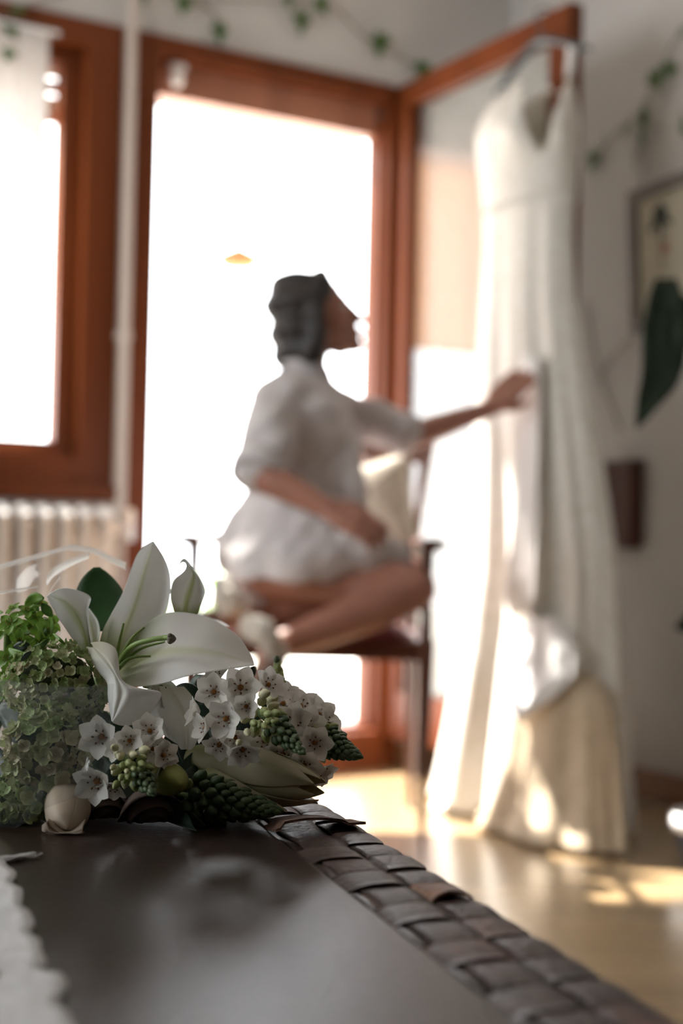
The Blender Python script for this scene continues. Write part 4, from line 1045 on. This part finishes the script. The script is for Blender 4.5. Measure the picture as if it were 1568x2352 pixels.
fluffy([(575, 1440, 3.05), (605, 1455, 3.02), (632, 1495, 3.03)], [.026, .030, .024], [(640, 1520, 3.05), (610, 1545, 3.0), (585, 1575, 2.97)])
fluffy([(510, 1345, 3.22), (520, 1385, 3.18), (545, 1400, 3.20)], [.026, .032, .028], [(540, 1420, 3.25), (500, 1425, 3.2), (470, 1420, 3.17)])

# ================================================================== THE WEDDING DRESS
mat('satin', (.86, .85, .84), .45, .04, 6, sheen=.2, transl=.18, col2=(.82, .80, .78))
mat('lace', (.86, .84, .80), .8, .0, 42, .3, 70, transl=.22, col2=(.76, .73, .66))
mat('train_cloth_shaded', (.64, .52, .37), .85, .0, 26, .4, 80, transl=.22, col2=(.54, .43, .30))  # tan shade tone of the train is put into its colour
mat('hanger_dark', (.05, .065, .075), .4)
hg = thing('hanger', at(1245, 100, 3.80), 'dark grey clothes hanger hooked over the open door leaf, holding the dress', 'hanger')
part('arm', MB().tube(cr([at(1138, 218, 3.97), at(1180, 160, 3.90), at(1226, 104, 3.82), at(1258, 92, 3.77), at(1300, 100, 3.72), at(1352, 112, 3.65)], 26), np.interp(np.linspace(0, 1, 26), [0, .5, 1], [.010, .016, .010]), 8, flat=.7), 'hanger_dark', hg)
hk = W(LT0 - .03, .775, 0)
part('hook', MB().tube(cr([at(1242, 92, 3.80), at(1240, 62, 3.80), at(1232, 30, 3.80), (*W(LT0 - .012, .765, 0)[:2], 2.212), (*W(LT0 + .03, .765, 0)[:2], 2.214), (*W(LT1 + .012, .765, 0)[:2], 2.19)], 24), .0035, 8), 'hanger_dark', hg)
dress = thing('wedding_dress', on_z(1230, 1885, 0), 'long ivory wedding dress with a train, hanging from the open door leaf', 'dress')
def loft_px(rows, amp, m_, seed, n=120, ratio=.6, close=True, nv=60, wob=1.0):
    """rows (py, x left, x right, Y): folded tube whose outline follows the rows"""
    R_ = np.array(rows, float); ys = np.linspace(R_[0, 0], R_[-1, 0], nv); G = []
    for y in ys:
        xl, xr, Y = [np.interp(y, R_[:, 0], R_[:, k_]) for k_ in (1, 2, 3)]
        c = at((xl + xr) / 2, y, Y); k_ = (y - R_[0, 0]) / (R_[-1, 0] - R_[0, 0]); wx = (xr - xl) / 2 / FPX * Y / math.hypot(.63, .79 * ratio) * .97; wy = wx * ratio
        row = []
        for th in np.arange(n) * 2 * PI / n:
            w = amp(k_) * (math.cos(m_ * th + seed + 1.2 * mnoise.noise(Vector((th, k_ * 2, seed)))) + .5 * math.cos(m_ * 1.7 * th + 2 * seed) * 1.0 + .8 * wob * mnoise.noise(Vector((math.cos(th) * 2, math.sin(th) * 2, k_ * 2.5 + seed))))
            row.append(c + WB * (wx * math.cos(th) * (1 + w)) - WA * (wy * math.sin(th) * (1 + 1.5 * w)))
        G.append(row)
    return np.array(G)
G = loft_px([(470, 1106, 1322, 3.81), (560, 1108, 1318, 3.81), (700, 1100, 1324, 3.80), (850, 1092, 1346, 3.79), (1000, 1086, 1370, 3.78), (1150, 1083, 1390, 3.77), (1300, 1078, 1408, 3.76), (1450, 1060, 1414, 3.75), (1600, 1035, 1418, 3.73), (1750, 1008, 1422, 3.71), (1850, 992, 1424, 3.70), (1868, 985, 1426, 3.70)],
            lambda k_: .012 + .085 * k_, 9, 1.3, ratio=.46)
G[..., 2] = np.maximum(G[..., 2], .006)
o = part('skirt', MB().grid(G, close_v=True), 'lace', dress); mod(o, 'SOLIDIFY', thickness=.002)
# bodice with a deep V neck and broad straps
R_ = np.array([(478, 1106, 1322), (420, 1100, 1326), (360, 1092, 1330), (300, 1086, 1330), (250, 1092, 1328), (215, 1112, 1322), (185, 1140, 1312)], float); G = []
for v in np.linspace(0, 1, 34):
    row = []
    for th in np.arange(96) * 2 * PI / 96:
        fr, sd = math.sin(th + .87), math.cos(th + .87); fw, sw = math.sin(th), math.cos(th)   # front of the dress, side towards the camera
        top = 190 + 195 * max(0, fr) ** 3 * math.exp(-(sd / .50) ** 2) + 22 * max(0, -fr) ** 1.2 * math.exp(-(sd / .75) ** 2) + 25 * (abs(sd) > .86)
        y = 478 + (top - 478) * v; xl, xr = np.interp(-y, -R_[:, 0], R_[:, 1]), np.interp(-y, -R_[:, 0], R_[:, 2])
        Y = 3.81; c = at((xl + xr) / 2, y, Y); wx = (xr - xl) / 2 / FPX * Y / math.hypot(.63, .79 * .55); wy = wx * .55 * (1 if y > 300 else 1 - .5 * (300 - y) / 120)
        bust = .030 * max(0, fr) * math.exp(-((y - 330) / 45) ** 2) * (math.exp(-((sd - .5) / .28) ** 2) + math.exp(-((sd + .5) / .28) ** 2))
        row.append(c + WB * wx * sw - WA * wy * fw + (WB * math.sin(.70) * .7 - WA * .74) * bust)
    G.append(row)
o = part('bodice', MB().grid(G, close_v=True), 'lace', dress, label='bodice with a deep V neckline'); mod(o, 'SOLIDIFY', thickness=.003)
for a, b, yA, yB in (((1150, 222), (1158, 200), 3.93, 3.95), ((1306, 178), (1312, 108), 3.69, 3.70)):
    part('strap', MB().tube([at(*a, yA), at((a[0] + b[0]) / 2, (a[1] + b[1]) / 2, (yA + yB) / 2), at(*b, yB)], .012, 10, flat=.4), 'satin', dress)
# narrow satin front panel and the swagged overskirt, then the train on the floor
def strip(rows, waves, amp, seed, n=26, nv=44):
    R2 = np.array(rows, float); out = []
    for y in np.linspace(R2[0, 0], R2[-1, 0], nv):
        xl, xr, Y = [np.interp(y, R2[:, 0], R2[:, k_]) for k_ in (1, 2, 3)]
        out.append([at(xl + (xr - xl) * u, y, Y + (.45 - u) * .10) + (-WA * .7 - WB * .3 + 0) * amp * (math.sin(u * waves * PI + seed + y * .004) + .5 * mnoise.noise(Vector((u * 4, y * .01, seed)))) for u in np.linspace(0, 1, n)])
    return MB().grid(out)
o = part('front_panel', strip([(820, 1206, 1238, 3.645), (950, 1192, 1242, 3.635), (1100, 1181, 1242, 3.62), (1250, 1172, 1242, 3.60), (1370, 1164, 1236, 3.59), (1412, 1176, 1226, 3.59)], 5, .016, .5), 'satin', dress, label='smooth bright satin front panel'); mod(o, 'SOLIDIFY', thickness=.002)
G = loft_px([(1415, 1212, 1272, 3.565), (1440, 1200, 1300, 3.555), (1490, 1186, 1326, 3.535), (1545, 1172, 1318, 3.51), (1600, 1160, 1262, 3.49), (1650, 1150, 1190, 3.475)], lambda k_: .06, 7, .4, ratio=.32, nv=30, n=90)
o = part('swag', MB().grid(G, close_v=True), 'satin', dress, label='gathered satin swag'); mod(o, 'SOLIDIFY', thickness=.002)
G = loft_px([(1530, 1205, 1330, 3.57), (1560, 1178, 1380, 3.555), (1610, 1162, 1404, 3.54), (1700, 1150, 1412, 3.52), (1800, 1134, 1418, 3.50), (1870, 1110, 1426, 3.48), (1912, 1080, 1432, 3.47)], lambda k_: .02 + .05 * k_, 8, 2.1, ratio=.45, nv=44)
G[..., 2] = np.maximum(G[..., 2], .005)
o = part('train', MB().grid(G, close_v=True), 'train_cloth_shaded', dress, label='cream gathered train on the floor'); mod(o, 'SOLIDIFY', thickness=.002)
rows = []
for v in np.linspace(0, 1, 20):
    rows.append([(*(np.asarray(on_z(1020 + 370 * u - 30 * v * (1 - u), 1800 + 55 * u + v * (62 + 12 * u), 0))[:2]), .006 + .05 * (1 - v) ** 2 + .012 * math.sin(u * 22 + v * 3) ** 2 * (1 - .6 * v)) for u in np.linspace(0, 1, 50)])
o = part('hem', MB().grid(rows), 'lace', dress); mod(o, 'SOLIDIFY', thickness=.002, offset=1)

# ================================================================== RADIATOR AND PIPE
rad = thing('radiator', W(-1.4, .10, .10), 'white column radiator under the left window', 'radiator')
for i in range(13):
    t = -.865 - i * .058
    mb = MB()
    for n_ in (.055, .145):
        mb.tube([W(t, n_, .13), W(t, n_, .77)], .0175, 10)
    mb.tube(cr([W(t, .045, .765), W(t, .07, .785), W(t, .13, .785), W(t, .155, .765)], 8), .0185, 10).tube([W(t, .05, .135), W(t, .15, .135)], .0165, 10)
    part('column', mb, 'white_enamel', rad)
for z in (.155, .745): part('header_pipe', MB().tube([W(-1.62, .10, z), W(-.82, .10, z)], .013, 10), 'white_enamel', rad)
part('valve', MB().tube([W(-.835, .10, .745), W(-.79, .10, .745)], .017, 12).tube([W(-.79, .10, .71), W(-.79, .10, .80)], .021, 12), 'white_enamel', rad)
for t in (-.95, -1.45): part('foot', MB().wbox(t - .015, t + .015, .06, .14, 0, .125), 'white_enamel', rad)
pipe = thing('heating_pipe', W(-.785, .045, 0), 'slim painted heating pipe rising between window and door', 'pipe')
part('pipe_run', MB().tube([W(-.785, .045, 0), W(-.787, .045, Z_C)], .0145, 12), 'pipe_paint', pipe)
for z in (.35, 1.3, 2.55): part('clip', MB().wbox(-.805, -.765, 0.0, .045, z - .012, z + .012), 'pipe_paint', pipe)

# ================================================================== IVY, PICTURE, PLANT AND SMALL THINGS ON THE RIGHT
mat('ivy', (.060, .125, .030), .5, .35, 30, transl=.12)
mat('ivy_stem', (.20, .165, .115), .7)
def ivy_mesh(seed):
    rnd = random.Random(seed); out = []
    for a, r in ((-90, .25), (-55, .62), (-20, .45), (0, .80), (25, .50), (90, 1.0), (155, .50), (180, .80), (200, .45), (235, .62)):
        a = math.radians(a + rnd.uniform(-6, 6)); out.append((r * math.cos(a), r * math.sin(a) + .1, .10 * r * r + rnd.uniform(-.05, .05)))
    return MB().add([(0, 0, 0)] + out, [(0, 1 + i, 1 + (i + 1) % 10) for i in range(10)]).mesh('leaf', 'ivy')
IVY = [ivy_mesh(i) for i in range(3)]
def vine(lab, stems, leaves, proj, nrm):
    r = thing('ivy_vine', proj(*stems[0][0], .012), lab, 'ivy')
    for st in stems: part('stem', MB().tube(cr([proj(px, py, .014) for px, py in st], 30), .0028, 6), 'ivy_stem', r)
    for i, (px, py, sz, sp) in enumerate(leaves):
        p = proj(px, py, .035); Y = p[1]
        d = np.asarray(nrm) + RNG.normal(0, .35, 3)
        put('leaf', IVY[i % 3], r, mx=mx_of(p, d, sz * 1.15 / FPX * Y, PI + sp))
    return r
vine('ivy trained along the white wall above the window and glazed door', [[(-60, 40), (20, 20), (200, -25), (330, -20), (470, -5), (620, 0), (750, 6), (810, 60), (870, 110), (940, 140), (985, 170)], [(420, -8), (480, 20), (505, 60)], [(690, 0), (692, 25)], [(20, 20), (26, 60), (18, 110)]],
     [(20, 62, 34, .2), (22, 118, 26, -.4), (38, 20, 26, .4), (503, 62, 34, .1), (424, 2, 30, -.3), (520, 78, 22, .5), (692, 38, 36, 0), (735, 2, 32, .6), (874, 88, 37, .1), (970, 150, 28, -.2), (660, -6, 26, .2), (330, -18, 28, .3)], lambda x, y, n: on_wall(x, y, n), WB)
vine('ivy climbing on the white wall above the tilted picture', [[(1568, 60), (1530, 130), (1500, 190), (1470, 260), (1420, 300), (1385, 340), (1366, 362)], [(1470, 260), (1475, 320), (1462, 366)], [(1568, 255), (1575, 290), (1590, 330)], [(1345, 690), (1360, 780), (1385, 880), (1425, 985)], [(1455, 770), (1400, 830), (1372, 880)]],  # the last two paths are bare thin lines lower on the wall
     [(1504, 172, 36, .3), (1540, 150, 28, -.4), (1478, 262, 32, .2), (1448, 286, 36, -.3), (1472, 312, 26, .5), (1364, 358, 34, -.5), (1460, 366, 36, .7), (1572, 68, 28, 0), (1570, 285, 34, .4)], lambda x, y, n: on_rwall(x, y, n), -WA)
mat('picture_frame', (.19, .165, .15), .5, .2, 10)
mat('paper', (.50, .46, .36), .9, .05, 10)
mat('ink_green', (.030, .045, .040), .9)
mat('ink_red', (.30, .10, .06), .9)
mat('ink_brown', (.14, .10, .07), .9)
TLp, BLp = on_rwall(1446, 444, .02), on_rwall(1455, 764, .02)
dn = BLp - TLp; Hh = np.linalg.norm(dn); dn /= Hh; rt = np.cross(-dn, -WA); rt = rt if np.dot(rt, WB) > 0 else -rt; rt /= np.linalg.norm(rt); Wd = Hh * .78
pic = thing('framed_picture', TLp + dn * Hh + rt * Wd / 2, 'crooked framed botanical print on the white wall at the right', 'picture')
def PQ(u, v, d=0): return TLp + rt * u + dn * v - WA * d
def pbox(mb, u0, u1, v0, v1, d0, d1): return mb.hexa([PQ(u, v, d) for d in (d0, d1) for u, v in ((u0, v0), (u1, v0), (u1, v1), (u0, v1))])
FW = .034
mb = MB()
for a in ((0, Wd, 0, FW), (0, Wd, Hh - FW, Hh), (0, FW, FW, Hh - FW), (Wd - FW, Wd, FW, Hh - FW)): pbox(mb, *a, -.02, .012)
part('frame', mb, 'picture_frame', pic, False)
part('print_sheet', pbox(MB(), FW, Wd - FW, FW, Hh - FW, -.015, .000), 'paper', pic, False)
def pell(u, v, a, b, ang): return [rt * a * math.cos(ang) + dn * a * math.sin(ang), -rt * b * math.sin(ang) + dn * b * math.cos(ang), WA * .0015]
mb = MB()
for u, v, a, b, ang in ((.115, .10, .018, .034, .2), (.135, .085, .014, .028, -.7), (.100, .125, .012, .024, .9), (.15, .12, .012, .030, -1.0), (.128, .15, .010, .022, .1)): mb.ell(PQ(u, v, .001), pell(u, v, a, b, ang), 10, 6)
part('printed_leaves', mb, 'ink_green', pic)
mb = MB().tube([PQ(.122, .10, .001), PQ(.125, .17, .001), PQ(.130, .26, .001)], .0025, 6); part('printed_stem', mb, 'ink_brown', pic)
mb = MB()
for u, v in ((.142, .19), (.150, .205), (.136, .21)): mb.ell(PQ(u, v, .001), pell(u, v, .009, .011, 0), 8, 6)
part('printed_berries', mb, 'ink_red', pic)
mat('box_wood', (.075, .026, .016), .45, .3, 9, stretch=(1, 1, .2))
bx0, bx1 = on_rwall(1418, 1160, .0), on_rwall(1478, 1160, .0)
n0, n1 = np.dot(bx0 - WP0, WB), np.dot(bx1 - WP0, WB)
box = thing('wall_box', W(RW_T - .03, (n0 + n1) / 2, .70), 'dark brown wooden box on the white wall, half hidden by the dress', 'box')
part('case', MB().box(W(RW_T - .028, (n0 + n1) / 2, .845), WA, WB, (0, 0, 1), .027, (n1 - n0) / 2, .125, bev=.004), 'box_wood', box, False)
part('lid', MB().box(W(RW_T - .031, (n0 + n1) / 2, .974), WA, WB, (0, 0, 1), .030, (n1 - n0) / 2 + .006, .007), 'box_wood', box, False)

mat('plant_dark', (.012, .022, .011), .5, .3, 20, spec=.2)
mat('pot_white', (.76, .75, .75), .4)
mat('pot_blue', (.05, .055, .075), .4)
mat('soil', (.03, .02, .014), .95, .4, 60)
pc = on_z(1650, 1990, 0)
pot = thing('potted_plant', pc, 'tall dark leaved plant in a white rimmed pot at the right edge', 'plant')
part('pot', MB().lathe(pc, [(.0, .004), (.075, 0), (.088, .03), (.098, .085), (.090, .085), (.0, .075)], 28), 'pot_blue', pot)
part('rim', MB().lathe(pc, [(.094, .080), (.108, .084), (.112, .100), (.108, .117), (.096, .119), (.092, .10), (.094, .080)], 28), 'pot_white', pot, label='white rim')
part('soil', MB().lathe(pc, [(.0, .095), (.093, .093)], 20), 'soil', pot)
tops = [at(1585, 700, 3.02), at(1640, 560, 3.0), at(1650, 980, 2.95), at(1660, 1400, 2.9)]
for q in tops: part('stem', MB().tube(cr([pc + np.array([0, 0, .09]), pc * .5 + q * .5 + np.array([.02, 0, .0]), q], 14), np.linspace(.009, .005, 14), 7), 'plant_dark', pot)
def big_leaf(pts, hw, nrm=(-.2, .2, 1)):
    M_ = cr([at(*p) for p in pts], 18); T = np.gradient(M_, axis=0); n_ = dirc(*nrm); Y = pts[0][2]; P = []
    for i, u in enumerate(np.linspace(0, 1, 18)):
        s = np.cross(n_, T[i]); s /= np.linalg.norm(s); k_ = hw / FPX * Y * (math.sin(PI * min(1, u * .9 + .09)) ** .8) * (1 - .45 * u) * 1.3
        P.append([M_[i] + s * k_ * v + n_ * k_ * .25 * v * v + n_ * .004 * math.sin(u * 25) * abs(v) for v in (-1, -.6, -.2, .2, .6, 1)])
    o = part('leaf', MB().grid(P), 'plant_dark', pot); mod(o, 'SOLIDIFY', thickness=.001)
big_leaf([(1528, 640, 3.02), (1528, 740, 3.0), (1520, 850, 2.97), (1490, 920, 2.95), (1460, 985, 2.94)], 48)
big_leaf([(1590, 690, 3.02), (1568, 720, 3.0), (1545, 790, 2.98), (1522, 860, 2.96)], 40)
big_leaf([(1640, 560, 3.0), (1660, 640, 2.98), (1670, 760, 2.96), (1680, 860, 2.95)], 60)
big_leaf([(1660, 1400, 2.9), (1620, 1415, 2.9), (1580, 1435, 2.9), (1548, 1440, 2.9)], 30)

mat('black_leather', (.018, .014, .016), .35)
sp = on_z(1402, 1800, 0)
shoe = thing('shoe', sp, 'black heeled shoe on the floor just behind the dress train', 'shoe')
sd = W(0, 1, 0) - W(0, 0, 0); sn = np.cross([0, 0, 1.0], sd)
mb = MB(); L_ = []
for u in np.linspace(0, 1, 16):
    c = sp + sd * (-.05 + .24 * u) + np.array([0, 0, .012 + .075 * (1 - u) ** 2]); w = .030 * (math.sin(PI * min(1, .22 + u * .74)) ** .6); h = .060 * (1 - u) ** 1.2 + .020
    L_.append([c + sn * w * math.cos(t) + np.array([0, 0, h * max(0, math.sin(t)) - .004 * max(0, -math.sin(t))]) for t in np.arange(14) * 2 * PI / 14])
mb.grid(L_, close_v=True); part('upper', mb, 'black_leather', shoe)
part('heel', MB().tube([sp + sd * -.045 + np.array([0, 0, .003]), sp + sd * -.04 + np.array([0, 0, .085])], [.008, .022], 10), 'black_leather', shoe)
mat('cord_grey', (.30, .26, .23), .6)
cord = MB().tube(cr([np.asarray(on_z(*q, .005)) for q in ((1405, 1818), (1440, 1840), (1490, 1846), (1540, 1834), (1600, 1800), (1680, 1770))], 40), .005, 8)
single('cord', cord, 'cord_grey', 'thin grey cord looping on the wooden floor by the baseboard', 'cord')

# ================================================================== BEYOND THE DOOR
gc = thing('garden_chair', at(905, 1560, 5.45) * np.array([1, 1, 0]) + np.array([0, 0, .09]), 'small reddish wooden chair outside, seen under the armchair', 'chair')
g0 = np.array(gc.location)
for dx in (-.075, .13):
    for dy in (-.17, .17):
        part('leg', MB().box(g0 + np.array([dx, dy, .20]), (1, 0, 0), (0, 1, 0), (0, 0, 1), .016, .016, .20), 'shutter_wood', gc, False)
for dy in (-.17, .17):
    part('stretcher', MB().box(g0 + np.array([.028, dy, .13]), (1, 0, 0), (0, 1, 0), (0, 0, 1), .10, .012, .022), 'shutter_wood', gc, False)
for k_ in range(4): part('seat_slat', MB().box(g0 + np.array([.028, -.15 + .10 * k_, .41]), (1, 0, 0), (0, 1, 0), (0, 0, 1), .135, .042, .010), 'shutter_wood', gc, False)
for k_ in range(3): part('back_slat', MB().box(g0 + np.array([.145, 0, .52 + .10 * k_]), (1, 0, 0), (0, 1, 0), (0, 0, 1), .010, .19, .03), 'shutter_wood', gc, False)
sh0 = at(480, 1400, 7.4)
shrub = thing('shrub', (sh0[0], 7.4, .09), 'low bright green shrub beyond the terrace, seen left of the woman', 'shrub')
mb = MB()
for i in range(420):
    u = RNG.uniform(-1, 1, 3)
    if np.linalg.norm(u) > 1: continue
    c = np.array([sh0[0] + u[0] * .42, 7.4 + u[1] * .25, .32 + u[2] * .25]); Rm = frame_from(RNG.normal(0, 1, 3)); x, y = np.array(Rm.col[0]) * .022, np.array(Rm.col[1]) * .042
    mb.add([c - y, c + x, c + y, c - x], [(0, 1, 2, 3)])
o = part('foliage', mb, 'leaf_out', shrub); o['kind'] = 'stuff'
part('stem', MB().tube([(sh0[0], 7.4, .09), (sh0[0] + .02, 7.4, .45)], .02, 8), 'ivy_stem', shrub)
mat('terracotta', (.36, .13, .04), .8)
fp = at(548, 598, 5.2)
feed = thing('bird_feeder', fp, 'small brown hanging bird feeder outside the open door', 'feeder')
part('dish', MB().lathe(fp, [(0, -.030), (.060, -.028), (.085, .006), (.076, .010), (0, -.004)], 18), 'terracotta', feed)
part('roof', MB().lathe(fp, [(.0, .055), (.088, .012), (0, .016)], 18), 'terracotta', feed)
part('wire', MB().tube([fp + np.array([0, 0, .04]), fp + np.array([0, 0, 2.2])], .0015, 6), 'cord_grey', feed)
